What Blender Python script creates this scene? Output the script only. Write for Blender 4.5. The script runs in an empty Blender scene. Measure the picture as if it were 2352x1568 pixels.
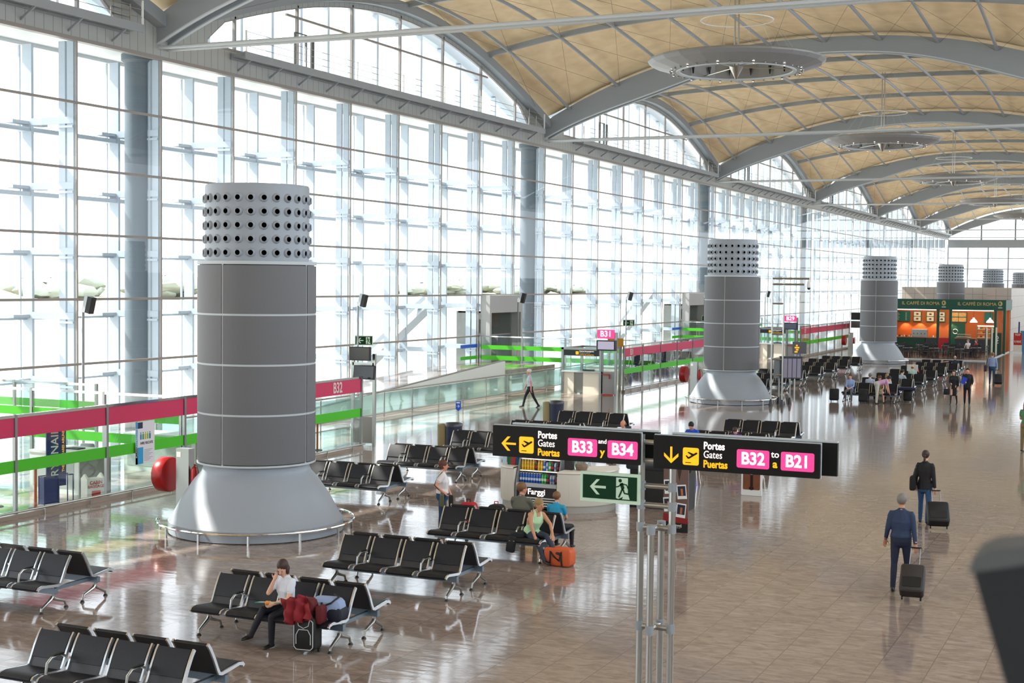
import bpy, bmesh, math, random
import numpy as np
from math import sin, cos, pi, radians as RD
from mathutils import Vector as V, Matrix, Euler
from mathutils.kdtree import KDTree
S = bpy.context.scene
C = S.collection
random.seed(7)

# ------------------------------------------------------------------ camera, light, exposure
YAW, PITCH, ROLL, CAM_Z = 0.4263, 0.0426, 0.0105, 5.6
cd = bpy.data.cameras.new('camera'); cam = bpy.data.objects.new('camera', cd); C.objects.link(cam)
fw = V((-sin(YAW)*cos(PITCH), cos(YAW)*cos(PITCH), -sin(PITCH)))
rt = V((cos(YAW), sin(YAW), 0)); up = rt.cross(fw)
r2 = rt*cos(ROLL) + up*sin(ROLL); u2 = up*cos(ROLL) - rt*sin(ROLL)
cam.matrix_world = Matrix(((r2.x, u2.x, -fw.x, 0), (r2.y, u2.y, -fw.y, 0), (r2.z, u2.z, -fw.z, CAM_Z), (0, 0, 0, 1)))
cd.sensor_width = 36; cd.lens = 49.88; cd.clip_start = .05; cd.clip_end = 3000
cd.dof.use_dof = True; cd.dof.focus_distance = 38; cd.dof.aperture_fstop = 5.6
S.camera = cam
S.view_settings.view_transform = 'Standard'; S.view_settings.look = 'None'
S.view_settings.gamma = 1; S.view_settings.use_curve_mapping = False
S.view_settings.exposure = 0.4
S.cycles.transparent_max_bounces = 32; S.cycles.max_bounces = 8; S.cycles.diffuse_bounces = 5
S.cycles.glossy_bounces = 4; S.cycles.sample_clamp_indirect = 8
S.cycles.use_denoising = True
w = bpy.data.worlds.new('world'); S.world = w; w.use_nodes = True
bg = w.node_tree.nodes['Background']; bg.inputs[0].default_value = (0.86, 0.93, 1.0, 1); bg.inputs[1].default_value = 2.6
sd = bpy.data.lights.new('sun', 'SUN'); sun = bpy.data.objects.new('sun', sd); C.objects.link(sun)
sd.energy = 8.0; sd.angle = RD(0.6); sd.color = (1.0, 0.95, 0.86)
sun.rotation_euler = V((-0.86, -0.24, 0.86)).to_track_quat('Z', 'Y').to_euler()

# ------------------------------------------------------------------ materials
def lin(c):
    return c/12.92 if c <= .04045 else ((c+.055)/1.055)**2.4
def col(h):
    if isinstance(h, str): return tuple(lin(int(h[i:i+2], 16)/255) for i in (0, 2, 4)) + (1,)
    return tuple(h) + (1,)
MATS = {}
def mat(name, c, rough=.5, metal=0, emit=0, noise=0, nscale=8, spec=.5, bump=0, bscale=60, coat=0):
    if name in MATS: return MATS[name]
    m = bpy.data.materials.new(name); m.use_nodes = True; nt = m.node_tree; b = nt.nodes['Principled BSDF']
    cc = col(c); b.inputs['Base Color'].default_value = cc; b.inputs['Roughness'].default_value = rough
    b.inputs['Metallic'].default_value = metal; b.inputs['Specular IOR Level'].default_value = spec
    b.inputs['Coat Weight'].default_value = coat
    if emit: b.inputs['Emission Color'].default_value = cc; b.inputs['Emission Strength'].default_value = emit
    if noise or bump:
        tc = nt.nodes.new('ShaderNodeTexCoord')
    if noise:
        n = nt.nodes.new('ShaderNodeTexNoise'); n.inputs['Scale'].default_value = nscale; n.inputs['Detail'].default_value = 4
        mx = nt.nodes.new('ShaderNodeMix'); mx.data_type = 'RGBA'
        mx.inputs[6].default_value = tuple(x*(1-noise) for x in cc[:3])+(1,); mx.inputs[7].default_value = tuple(min(1, x*(1+noise)) for x in cc[:3])+(1,)
        nt.links.new(tc.outputs['Object'], n.inputs['Vector']); nt.links.new(n.outputs['Fac'], mx.inputs[0]); nt.links.new(mx.outputs[2], b.inputs['Base Color'])
    if bump:
        n2 = nt.nodes.new('ShaderNodeTexNoise'); n2.inputs['Scale'].default_value = bscale
        bp = nt.nodes.new('ShaderNodeBump'); bp.inputs['Strength'].default_value = bump; bp.inputs['Distance'].default_value = .01
        nt.links.new(tc.outputs['Object'], n2.inputs['Vector']); nt.links.new(n2.outputs['Fac'], bp.inputs['Height']); nt.links.new(bp.outputs[0], b.inputs['Normal'])
    MATS[name] = m; return m
def glassmat(name, tint, refl=.06, rough=.0, base=None, fac=0):
    """thin sheet glass: see-through, with a Fresnel reflection; fac = share of milky print"""
    m = bpy.data.materials.new(name); m.use_nodes = True; nt = m.node_tree; nt.nodes.clear()
    o = nt.nodes.new('ShaderNodeOutputMaterial'); t = nt.nodes.new('ShaderNodeBsdfTransparent'); g = nt.nodes.new('ShaderNodeBsdfGlossy')
    t.inputs[0].default_value = tuple(tint)+(1,); g.inputs['Roughness'].default_value = rough; g.inputs[0].default_value = (1, 1, 1, 1)
    fr = nt.nodes.new('ShaderNodeLayerWeight'); fr.inputs[0].default_value = .12
    mr = nt.nodes.new('ShaderNodeMapRange'); mr.inputs[3].default_value = refl; mr.inputs[4].default_value = .75
    mx = nt.nodes.new('ShaderNodeMixShader'); nt.links.new(fr.outputs['Fresnel'], mr.inputs[0]); nt.links.new(mr.outputs[0], mx.inputs[0])
    src = t.outputs[0]
    if fac:
        d = nt.nodes.new('ShaderNodeBsdfDiffuse'); d.inputs[0].default_value = tuple(base)+(1,)
        tl = nt.nodes.new('ShaderNodeBsdfTranslucent'); tl.inputs[0].default_value = tuple(base)+(1,)
        ad = nt.nodes.new('ShaderNodeMixShader'); ad.inputs[0].default_value = .5
        nt.links.new(d.outputs[0], ad.inputs[1]); nt.links.new(tl.outputs[0], ad.inputs[2])
        m2 = nt.nodes.new('ShaderNodeMixShader'); m2.inputs[0].default_value = fac
        nt.links.new(t.outputs[0], m2.inputs[1]); nt.links.new(ad.outputs[0], m2.inputs[2]); src = m2.outputs[0]
    nt.links.new(src, mx.inputs[1]); nt.links.new(g.outputs[0], mx.inputs[2]); nt.links.new(mx.outputs[0], o.inputs[0])
    MATS[name] = m; return m
GL = glassmat('facade_glass', (.95, .975, .98), .03)
GF = glassmat('barrier_glass', (.86, .95, .92), .05)
GP = glassmat('parapet_glass', (.78, .90, .87), .06, base=(.6, .8, .76), fac=.12)
STEEL = mat('brushed_steel', (.45, .45, .43), .28, 1)
CHROME = mat('polished_chrome', (.75, .75, .74), .08, 1)
GREY = mat('grey_painted_steel', '8f9599', .45, noise=.05, nscale=2)
LGREY = mat('light_grey_paint', 'b9c0c4', .5)
BEAMC = mat('arch_grey_paint', '8d9499', .5, noise=.04, nscale=1)
WHITE = mat('white_paint', 'e6e8e6', .5)
OFFW = mat('off_white_panel', 'd9d6cc', .45)
DARK = mat('dark_grey_shell', '35363a', .35, .3)
RUB = mat('black_plastic', '101113', .5)
PINK = mat('pink_glass_film', 'd0305e', .3)
GREEN = mat('green_glass_film', '47c012', .45)
REDM = mat('red_enamel', 'a01418', .3)
BEAM2 = mat('blue_grey_beam', '6d7a85', .35, .4)

def floor_mat():
    m = bpy.data.materials.new('polished_marble_tiles'); m.use_nodes = True; nt = m.node_tree; b = nt.nodes['Principled BSDF']; L = nt.links
    tc = nt.nodes.new('ShaderNodeTexCoord'); mp = nt.nodes.new('ShaderNodeMapping'); mp.inputs['Rotation'].default_value = (0, 0, RD(90))
    L.new(tc.outputs['Object'], mp.inputs[0])
    br = nt.nodes.new('ShaderNodeTexBrick'); L.new(mp.outputs[0], br.inputs['Vector']); br.inputs['Scale'].default_value = 1
    br.inputs['Brick Width'].default_value = 1.4; br.inputs['Row Height'].default_value = .72; br.inputs['Mortar Size'].default_value = .007
    br.inputs['Color1'].default_value = (.0, .0, .0, 1); br.inputs['Color2'].default_value = (1, 1, 1, 1); br.inputs['Mortar'].default_value = (0, 0, 0, 1)
    ms = nt.nodes.new('ShaderNodeMapping'); ms.inputs['Scale'].default_value = (.8, 1.7, 1); L.new(tc.outputs['Object'], ms.inputs[0])
    ad = nt.nodes.new('ShaderNodeVectorMath'); ad.operation = 'ADD'; L.new(ms.outputs[0], ad.inputs[0]); sc = nt.nodes.new('ShaderNodeVectorMath'); sc.operation = 'SCALE'
    sc.inputs['Scale'].default_value = 9; L.new(br.outputs['Color'], sc.inputs[0]); L.new(sc.outputs[0], ad.inputs[1])
    n = nt.nodes.new('ShaderNodeTexNoise'); n.inputs['Scale'].default_value = 3.6; n.inputs['Detail'].default_value = 9; n.inputs['Roughness'].default_value = .65; n.inputs['Distortion'].default_value = .8
    L.new(ad.outputs[0], n.inputs['Vector'])
    cr = nt.nodes.new('ShaderNodeValToRGB'); e = cr.color_ramp.elements
    e[0].position = .3; e[0].color = col('7c6c61'); e[1].position = .7; e[1].color = col('a8988d')
    x = cr.color_ramp.elements.new(.5); x.color = col('94847a'); L.new(n.outputs['Fac'], cr.inputs[0])
    hs = nt.nodes.new('ShaderNodeHueSaturation'); L.new(cr.outputs[0], hs.inputs['Color'])
    mr = nt.nodes.new('ShaderNodeMapRange'); mr.inputs[3].default_value = .93; mr.inputs[4].default_value = 1.04; L.new(br.outputs['Color'], mr.inputs[0]); L.new(mr.outputs[0], hs.inputs['Value'])
    mx = nt.nodes.new('ShaderNodeMix'); mx.data_type = 'RGBA'; L.new(br.outputs['Fac'], mx.inputs[0]); L.new(hs.outputs[0], mx.inputs[6]); mx.inputs[7].default_value = col('736860')
    L.new(mx.outputs[2], b.inputs['Base Color'])
    b.inputs['Roughness'].default_value = .07; b.inputs['Specular IOR Level'].default_value = .6
    nb = nt.nodes.new('ShaderNodeTexNoise'); nb.inputs['Scale'].default_value = 1.5; nb.inputs['Detail'].default_value = 4; mq = nt.nodes.new('ShaderNodeMapping'); mq.inputs['Scale'].default_value = (.7, 2.6, 1); L.new(tc.outputs['Object'], mq.inputs[0]); aq = nt.nodes.new('ShaderNodeVectorMath'); L.new(mq.outputs[0], aq.inputs[0]); L.new(sc.outputs[0], aq.inputs[1]); L.new(aq.outputs[0], nb.inputs['Vector'])
    bp = nt.nodes.new('ShaderNodeBump'); bp.inputs['Strength'].default_value = .19; bp.inputs['Distance'].default_value = .012; L.new(nb.outputs['Fac'], bp.inputs['Height']); L.new(bp.outputs[0], b.inputs['Normal'])
    return m
FLOORM = floor_mat()
def tile_mat(name, c, joint, w_, h_, bumpd=0):
    m = bpy.data.materials.new(name); m.use_nodes = True; nt = m.node_tree; b = nt.nodes['Principled BSDF']; L = nt.links
    tc = nt.nodes.new('ShaderNodeTexCoord'); sp = nt.nodes.new('ShaderNodeSeparateXYZ'); L.new(tc.outputs['Object'], sp.inputs[0])
    ad = nt.nodes.new('ShaderNodeMath'); L.new(sp.outputs[0], ad.inputs[0]); L.new(sp.outputs[1], ad.inputs[1])
    cb = nt.nodes.new('ShaderNodeCombineXYZ'); L.new(ad.outputs[0], cb.inputs[0]); L.new(sp.outputs[2], cb.inputs[1])
    br = nt.nodes.new('ShaderNodeTexBrick'); br.offset = 0; L.new(cb.outputs[0], br.inputs['Vector']); br.inputs['Scale'].default_value = 1
    br.inputs['Brick Width'].default_value = w_; br.inputs['Row Height'].default_value = h_; br.inputs['Mortar Size'].default_value = joint[1]
    cc = col(c); br.inputs['Color1'].default_value = cc; br.inputs['Color2'].default_value = tuple(x*.94 for x in cc[:3])+(1,); br.inputs['Mortar'].default_value = col(joint[0])
    L.new(br.outputs['Color'], b.inputs['Base Color']); b.inputs['Roughness'].default_value = .5
    return m
CLAD = tile_mat('ribbed_grey_cladding', 'a6a9a6', ('6c6f70', .012), .46, 40)
WTILE = tile_mat('beige_wall_tiles', 'b9b0a6', ('8c857d', .02), .95, .95)
def ply_mat():
    m = bpy.data.materials.new('plywood_ceiling_panels'); m.use_nodes = True; nt = m.node_tree; b = nt.nodes['Principled BSDF']; L = nt.links
    tc = nt.nodes.new('ShaderNodeTexCoord'); n = nt.nodes.new('ShaderNodeTexNoise'); n.inputs['Scale'].default_value = 1.1; n.inputs['Detail'].default_value = 6
    L.new(tc.outputs['Object'], n.inputs['Vector'])
    cr = nt.nodes.new('ShaderNodeValToRGB'); e = cr.color_ramp.elements; e[0].position = .3; e[0].color = col('dcc39a'); e[1].position = .7; e[1].color = col('ecd6ae')
    L.new(n.outputs['Fac'], cr.inputs[0]); L.new(cr.outputs[0], b.inputs['Base Color']); b.inputs['Roughness'].default_value = .7
    return m
PLY = ply_mat()

# ------------------------------------------------------------------ mesh helpers
class MB:
    def __init__(s): s.v = []; s.f = []; s.m = []; s.mats = []; s.cur = 0; s.sm = []; s.smooth = False
    def mat(s, m, smooth=None):
        if m not in s.mats: s.mats.append(m)
        s.cur = s.mats.index(m)
        if smooth is not None: s.smooth = smooth
        return s
    def add(s, vs, fs):
        o = len(s.v); s.v += [tuple(a) for a in vs]
        for f in fs: s.f.append([i+o for i in f]); s.m.append(s.cur); s.sm.append(s.smooth)
        return s
    def box(s, x0, x1, y0, y1, z0, z1, M=None):
        vs = [V((x, y, z)) for z in (z0, z1) for y in (y0, y1) for x in (x0, x1)]
        if M: vs = [M @ a for a in vs]
        return s.add(vs, [(0, 2, 3, 1), (4, 5, 7, 6), (0, 1, 5, 4), (2, 6, 7, 3), (0, 4, 6, 2), (1, 3, 7, 5)])
    def rbox(s, x0, x1, y0, y1, z0, z1, r, M=None, axis='y', n=3):
        """box with the four corners rounded around an axis"""
        if axis == 'y': a0, a1, b0, b1, c0, c1 = x0, x1, z0, z1, y0, y1
        elif axis == 'z': a0, a1, b0, b1, c0, c1 = x0, x1, y0, y1, z0, z1
        else: a0, a1, b0, b1, c0, c1 = y0, y1, z0, z1, x0, x1
        pts = []
        for cx, cy, st in ((a1-r, b1-r, 0), (a0+r, b1-r, 90), (a0+r, b0+r, 180), (a1-r, b0+r, 270)):
            for k in range(n+1):
                t = RD(st+90*k/n); pts.append((cx+r*cos(t), cy+r*sin(t)))
        def mk(p, c):
            a, b = p
            q = V((a, c, b)) if axis == 'y' else (V((a, b, c)) if axis == 'z' else V((c, a, b)))
            return M @ q if M else q
        k = len(pts); e = min(r*.35, abs(c1-c0)*.3); cx, cy = (a0+a1)/2, (b0+b1)/2
        sh = lambda p, d: (p[0]-math.copysign(min(d, abs(p[0]-cx)), p[0]-cx), p[1]-math.copysign(min(d, abs(p[1]-cy)), p[1]-cy))
        rings = [[mk(sh(p, e), c0) for p in pts], [mk(p, c0+e) for p in pts], [mk(p, c1-e) for p in pts], [mk(sh(p, e), c1) for p in pts]]
        vs = [q for rr in rings for q in rr]; fs = []
        for j in range(3): fs += [(j*k+i, j*k+(i+1) % k, (j+1)*k+(i+1) % k, (j+1)*k+i) for i in range(k)]
        fs += [tuple(range(k))[::-1], tuple(range(3*k, 4*k))]
        return s.add(vs, fs)
    def tube(s, pts, r, n=8, closed=False):
        pts = [V(p) for p in pts]; k = len(pts); rs = r if isinstance(r, (list, tuple)) else [r]*k; vs = []; fs = []
        prev = None
        for i, p in enumerate(pts):
            if closed: d = pts[(i+1) % k]-pts[i-1]
            else: d = pts[min(i+1, k-1)]-pts[max(i-1, 0)]
            d.normalize()
            if prev is None:
                a = V((0, 0, 1)) if abs(d.z) < .9 else V((1, 0, 0)); u = d.cross(a).normalized()
            else: u = (prev-d*prev.dot(d)).normalized()
            prev = u; v = d.cross(u)
            for j in range(n): t = 2*pi*j/n; vs.append(p+(u*cos(t)+v*sin(t))*rs[i])
        m = k if closed else k-1
        for i in range(m):
            for j in range(n): a, b = i*n, ((i+1) % k)*n; fs.append((a+j, b+j, b+(j+1) % n, a+(j+1) % n))
        if not closed: fs += [tuple(range(n)), tuple(range((k-1)*n, k*n))[::-1]]
        return s.add(vs, fs)
    def bar(s, pts, w, h, up_=V((0, 0, 1)), closed=False):
        """rectangular section swept along points; w sideways, h along up_"""
        pts = [V(p) for p in pts]; k = len(pts); vs = []; fs = []
        for i, p in enumerate(pts):
            d = (pts[(i+1) % k]-pts[i-1]) if closed else pts[min(i+1, k-1)]-pts[max(i-1, 0)]
            d.normalize(); sd_ = d.cross(up_).normalized(); uu = sd_.cross(d).normalized()
            hh = h[i] if isinstance(h, list) else h
            for a, b in ((-1, -1), (1, -1), (1, 1), (-1, 1)): vs.append(p+sd_*a*w/2+uu*b*hh/2)
        for i in range(k if closed else k-1):
            a, b = i*4, ((i+1) % k)*4
            for j in range(4): fs.append((a+j, a+(j+1) % 4, b+(j+1) % 4, b+j))
        if not closed: fs += [(3, 2, 1, 0), tuple(range((k-1)*4, k*4))]
        return s.add(vs, fs)
    def lathe(s, prof, n=32, cx=0, cy=0, a0=0, a1=360, M=None, cap=False):
        full = abs(a1-a0) >= 360; k = n if full else n+1; vs = []; fs = []
        for r, z in prof:
            for j in range(k):
                t = RD(a0+(a1-a0)*j/n); q = V((cx+r*cos(t), cy+r*sin(t), z)); vs.append(M @ q if M else q)
        for i in range(len(prof)-1):
            for j in range(n): a, b = i*k, (i+1)*k; j2 = (j+1) % k; fs.append((a+j, a+j2, b+j2, b+j))
        if cap: fs += [tuple(range(k))[::-1], tuple(range((len(prof)-1)*k, len(prof)*k))]
        return s.add(vs, fs)
    def prism(s, poly, fn, t0, t1):
        """poly of 2d points; fn(a, b, t) -> 3d point"""
        k = len(poly); vs = [fn(a, b, t0) for a, b in poly]+[fn(a, b, t1) for a, b in poly]
        return s.add(vs, [tuple(range(k))[::-1], tuple(range(k, 2*k))]+[(i, (i+1) % k, k+(i+1) % k, k+i) for i in range(k)])
    def ball(s, c, rx, ry=None, rz=None, nu=12, nv=8, M=None):
        ry = ry or rx; rz = rz or rx; c = V(c); vs = []; fs = []
        for i in range(nv+1):
            p = pi*i/nv
            for j in range(nu):
                t = 2*pi*j/nu; q = c+V((rx*sin(p)*cos(t), ry*sin(p)*sin(t), rz*cos(p))); vs.append(M @ q if M else q)
        for i in range(nv):
            for j in range(nu): fs.append((i*nu+j, (i+1)*nu+j, (i+1)*nu+(j+1) % nu, i*nu+(j+1) % nu))
        return s.add(vs, fs)
    def mesh(s, name):
        me = bpy.data.meshes.new(name); me.from_pydata(s.v, [], s.f)
        for m in s.mats: me.materials.append(m)
        me.polygons.foreach_set('material_index', s.m); me.polygons.foreach_set('use_smooth', s.sm)
        bm = bmesh.new(); bm.from_mesh(me); bmesh.ops.remove_doubles(bm, verts=bm.verts, dist=1e-5); bmesh.ops.recalc_face_normals(bm, faces=bm.faces); bm.to_mesh(me); bm.free()
        if any(s.sm): me.set_sharp_from_angle(angle=RD(38))
        return me
    def obj(s, name, parent=None, loc=None, **kw):
        o = bpy.data.objects.new(name, s.mesh(name)); C.objects.link(o)
        if loc: o.location = loc
        if parent: o.parent = parent
        return tag(o, **kw)
def tag(o, label=None, cat=None, group=None, kind=None):
    if label: o['label'] = label
    if cat: o['category'] = cat
    if group: o['group'] = group
    if kind: o['kind'] = kind
    return o
def thing(name, label, cat, loc=(0, 0, 0), rz=0, group=None):
    o = bpy.data.objects.new(name, None); C.objects.link(o); o.location = loc; o.rotation_euler = (0, 0, rz); o.empty_display_size = .1
    return tag(o, label, cat, group)
def dup(o, loc, rz=None, label=None, group=None):
    c = _cp(o, None); c.location = loc
    if rz is not None: c.rotation_euler = (0, 0, rz)
    if label: c['label'] = label
    if group: c['group'] = group
    return c
def _cp(o, parent):
    c = o.copy(); C.objects.link(c)
    if parent is not None: c.parent = parent
    for ch in TREE.get(o.name, []): _cp(ch, c)
    return c
TREE = {}
def proto(o):
    """record a finished prototype's family"""
    for x in C.objects:
        if x.parent is not None:
            l = TREE.setdefault(x.parent.name, [])
            if x not in l: l.append(x)
    return o
def text(s, size, m, parent, loc, rot=(pi/2, 0, 0), align='LEFT', name='lettering', bold=.0, ext=.002, sx=1):
    cu = bpy.data.curves.new(name, 'FONT'); cu.body = s; cu.size = size; cu.align_x = align; cu.align_y = 'CENTER'; cu.extrude = ext; cu.offset = bold
    cu.resolution_u = 3
    t = bpy.data.objects.new(name, cu); C.objects.link(t)
    me = bpy.data.meshes.new_from_object(t.evaluated_get(bpy.context.evaluated_depsgraph_get())); C.objects.unlink(t); bpy.data.objects.remove(t)
    me.materials.clear(); me.materials.append(m)
    o = bpy.data.objects.new(name, me); C.objects.link(o); o.location = loc; o.rotation_euler = rot; o.scale = (sx, 1, 1)
    if parent: o.parent = parent
    return o
# ------------------------------------------------------------------ the hall
XW, XC, HW = -36.13, -18.2, 17.93
Y0, BAY = 7.0, 38.72
AY = [Y0+BAY*k for k in range(-1, 8)]            # the arches
YE = AY[-1]
def edge(t): return 15.6+4.1*sin(pi*t)
def crown(t): return 19.95+.5*sin(pi*t)
def zs(x, t):
    u = min(1, abs((x-XC)/HW)); return crown(t)-(crown(t)-edge(t))*u**2.3
def S_(o): return tag(o, kind='structure')
m = MB().mat(FLOORM); m.box(XW-.05, 10, -34, YE+.2, -.4, 0); S_(m.obj('floor'))
# kerbs / rear and right walls behind the camera
m = MB().mat(WHITE); m.box(9.8, 10.2, -34, YE, 0, 6); S_(m.obj('wall_right'))
m = MB().mat(WHITE); m.box(XW, 10.2, -34.4, -34, 0, 20); S_(m.obj('wall_back'))
m = MB().mat(WHITE); m.box(-.2, 10.2, -34, YE, 15.6, 15.9); S_(m.obj('ceiling_side_aisle'))
m = MB().mat(LGREY); m.box(-1.6, 9.8, -34, 1.5, 3.7, 4.1); S_(m.obj('floor_gallery'))

MULL = mat('window_mullion_grey', '8b8580', .45)
FIN = mat('facade_fin_pale_grey', 'a9b5c0', .5)
DKF = mat('dark_window_frame', '4a4a48', .4)
ROWS = [0, 2.37, 4.76, 7.15, 9.55, 11.94, 14.3]
posts = [40.88+4.84*i for i in range(-15, 50)]
wn = 0
for i in range(len(posts)-1):
    ya, yb = posts[i], posts[i+1]
    if ya < 20: continue
    if ya > YE-1: break
    yb = min(yb, YE); wn += 1
    w_ = thing('window_%d' % wn, None, None, (XW, ya, 0)); S_(w_)
    m = MB().mat(MULL)
    m.box(-.06, .02, -.03, .03, 0, 14.16)
    for z in ROWS[1:-1]: m.box(-.03, .06, 0, yb-ya, z-.045, z+.045)
    m.box(-.15, .13, 0, yb-ya, 14.16, 14.299)
    m.obj('frame', w_)
    m = MB().mat(GL); m.add([(0, .03, .02), (0, yb-ya, .02), (0, yb-ya, 14.25), (0, .03, 14.25)], [(0, 1, 2, 3)]); m.obj('pane', w_)
# outdoor brise-soleil: one pier of plates per mullion, shelves between
fin0 = None
for i, y in enumerate(posts):
    if y < 20 or y > YE: continue
    if fin0 is None:
        m = MB().mat(FIN)
        m.box(-.42, -.12, -.05, .05, -.3, 14.2)
        m.box(-.80, -.5, -.06, .06, -.3, 14.2)
        m.box(-2.55, -2.1, -.06, .06, -.3, 14.2); m.box(-2.78, -2.7, -.03, .03, -.3, 14.2)
        for z in ROWS[1:-1]:
            m.box(-2.2, -.1, -.08, .08, z-.75, z-.5);
            m.box(-2.7, -2.2, -.9, .9, z-.72, z-.6); m.box(-.8, -.12, -.1, .1, z-.9, z-.82)
        for z in (ROWS[5], ROWS[4]): m.box(-2.75, -2.15, 0, 4.84, z-.98, z-.82)
        for z in (ROWS[1], ROWS[2], ROWS[3]): m.box(-2.6, -2.35, 0, 4.84, z-.8, z-.72)
        fin0 = m.obj('sunshade_fin', None, (XW, y, 0)); S_(fin0)
    else:
        c = fin0.copy(); C.objects.link(c); c.location = (XW, y, 0)
m = MB().mat(mat('soffit_grey', 'c9ccce', .6)); m.box(XW-3.2, XW-.16, 18, YE+8, 14.45, 14.6); m.box(XW-3.3, XW-3.1, 18, YE+8, 14.3, 15.0); S_(m.obj('eaves_soffit'))
for y in AY[1:]:
    m = MB().mat(mat('outdoor_column_blue_grey', '5a666f', .5), True); m.lathe([(.53, -.3), (.53, 14.1), (.66, 14.2), (.66, 14.44)], 28); o = m.obj('exterior_column', None, (XW-1.15, y, 0)); S_(o)

# upper wall, lunettes, arches, roof
bn = 0
for k in range(len(AY)-1):
    ya = AY[k]; yb = AY[k+1]; L = BAY
    t0, t1 = .075, .925; zb = 15.2
    N = 28
    top = [(t0+(t1-t0)*j/N) for j in range(N+1)]
    lz = lambda t: max(zb+.02, edge(t)-.55) if t0 < t < t1 else zb+.25
    m = MB().mat(CLAD)
    # band below the lunette, spandrels beside and above it
    m.box(-.12, .1, 0, L, 14.3, zb)
    for a, b in ((0, t0), (t1, 1)): 
        P = [(a+(b-a)*j/4) for j in range(5)]
        poly = [(P[0]*L, zb)]+[(P[4]*L, zb)]+[(t*L, edge(t)) for t in reversed(P)]
        m.prism(poly, lambda p, q, t: (t, p, q), -.1, .08)
    for j in range(N):
        a, b = top[j], top[j+1]
        poly = [(a*L, lz(a) if 0 < j else zb+.3), (b*L, lz(b) if j < N-1 else zb+.3), (b*L, edge(b)), (a*L, edge(a))]
        m.prism(poly, lambda p, q, t: (t, p, q), -.1, .08)
    S_(m.obj('wall_left_upper', None, (XW, ya, 0)))
    m = MB().mat(BEAMC); pts = [(.25, t*L, edge(t)-.1) for t in [j/40 for j in range(41)]]
    m.bar(pts, .5, .65, up_=V((1, 0, 0))); S_(m.obj('edge_arch', None, (XW, ya, 0)))
    # lunette window
    w_ = thing('window_%d' % (100+k), None, None, (XW, ya, 0)); S_(w_)
    m = MB().mat(MULL); ps = [4.84*j for j in range(1, 8)]
    for p in ps:
        t = p/L
        if t0 < t < t1: m.box(-.06, .08, p-.05, p+.05, zb, lz(t)+.1)
    m.bar([(0, t*L, lz(t) if t0 < t < t1 else zb+.3) for t in top], .1, .14, up_=V((1, 0, 0)))
    m.box(-.05, .07, t0*L, t1*L, zb, zb+.12)
    za = 17.5; ts = [t for t in top if lz(t) > za]
    if ts: m.box(-.04, .06, ts[0]*L, ts[-1]*L, za-.05, za+.05)
    m.obj('frame', w_)
    m = MB().mat(DKF)
    for p0, w2 in ((4.84*1.95, .9), (4.84*2.05+.9, .12)):
        t = (p0+.4)/L; h = min(lz(t), 16.9)
        m.bar([(.08, p0, zb+.1), (.08, p0, h-.1), (.08, p0+w2, h-.1), (.08, p0+w2, zb+.1)], .08, .1, up_=V((1, 0, 0)), closed=True)
    m.obj('casement', w_)
    m = MB().mat(GL)
    m.add([(0, t*L, zb) for t in top]+[(0, t*L, lz(t) if 0 < j < N else zb+.3) for j, t in enumerate(top)], [(j, j+1, N+2+j, N+1+j) for j in range(N)]); m.obj('pane', w_)
    # outer screen seen through the lunette
    m = MB().mat(FIN)
    for j in range(1, 16):
        t = j/16
        if edge(t) > 16.4: m.box(-1.6, -1.3, t*L-.1, t*L+.1, 15.0, edge(t)-.3); 
    m.bar([(-1.5, t*L, edge(t)+.1) for t in [j/24 for j in range(25)]], .7, .4, up_=V((1, 0, 0)))
    m.box(-1.7, -1.2, 2, L-2, 14.95, 15.1)
    S_(m.obj('lunette_sunshade', None, (XW, ya, 0)))
    # right-hand edge of the vault
    m = MB().mat(CLAD)
    for j in range(24):
        a, b = j/24, (j+1)/24
        m.prism([(a*L, 15.5), (b*L, 15.5), (b*L, edge(b)), (a*L, edge(a))][::1], lambda p, q, t: (t, p, q), 0, .1) if not (3 < j < 20) else None
    S_(m.obj('wall_right_upper', None, (XC+HW, ya, 0)))
    # roof bay: skin, three ribs, purlins, bracing
    if k == 0 and False: continue
    bay = thing('ceiling_bay', None, None, (0, ya, 0)); S_(bay)
    nx, ny = 36, 20; m = MB().mat(PLY, True)
    vs = []
    for j in range(ny+1):
        for i in range(nx+1):
            x = XC-HW-.3+(2*HW+.6)*i/nx; vs.append((x, L*j/ny, zs(x, j/ny)+.42))
    m.add(vs, [(j*(nx+1)+i, j*(nx+1)+i+1, (j+1)*(nx+1)+i+1, (j+1)*(nx+1)+i) for j in range(ny) for i in range(nx)])
    m.add([(x, y, z+.3) for x, y, z in vs], [(j*(nx+1)+i, j*(nx+1)+i+1, (j+1)*(nx+1)+i+1, (j+1)*(nx+1)+i) for j in range(ny) for i in range(nx)])
    m.obj('panel_skin', bay)
    XP = [XC+3.22*q for q in range(-5, 6)]
    for t in (.25, .5, .75):
        m = MB().mat(GREY, False); pts = [(XC-HW+2*HW*i/40, t*L, zs(XC-HW+2*HW*i/40, t)+.05) for i in range(41)]
        m.bar(pts, .2, .3); m.obj('roof_rib', bay)
    for x in XP:
        m = MB().mat(GREY, True); pts = [(x, L*j/20, zs(x, j/20)-.12) for j in range(21)]
        m.tube(pts, .095, 6); m.obj('purlin', bay)
    m = MB().mat(mat('cable_brown_grey', '6e6455', .6))
    XQ = [XC-HW]+XP+[XC+HW]
    for a in range(4):
        for b in range(len(XQ)-1):
            ta, tb = a/4, (a+1)/4; p = lambda x, t: V((x, t*L, zs(x, t)-.15))
            m.tube([p(XQ[b], ta), p(XQ[b+1], tb)], .010, 3); m.tube([p(XQ[b+1], ta), p(XQ[b], tb)], .010, 3)
    m.obj('bracing_cables', bay)
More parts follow.
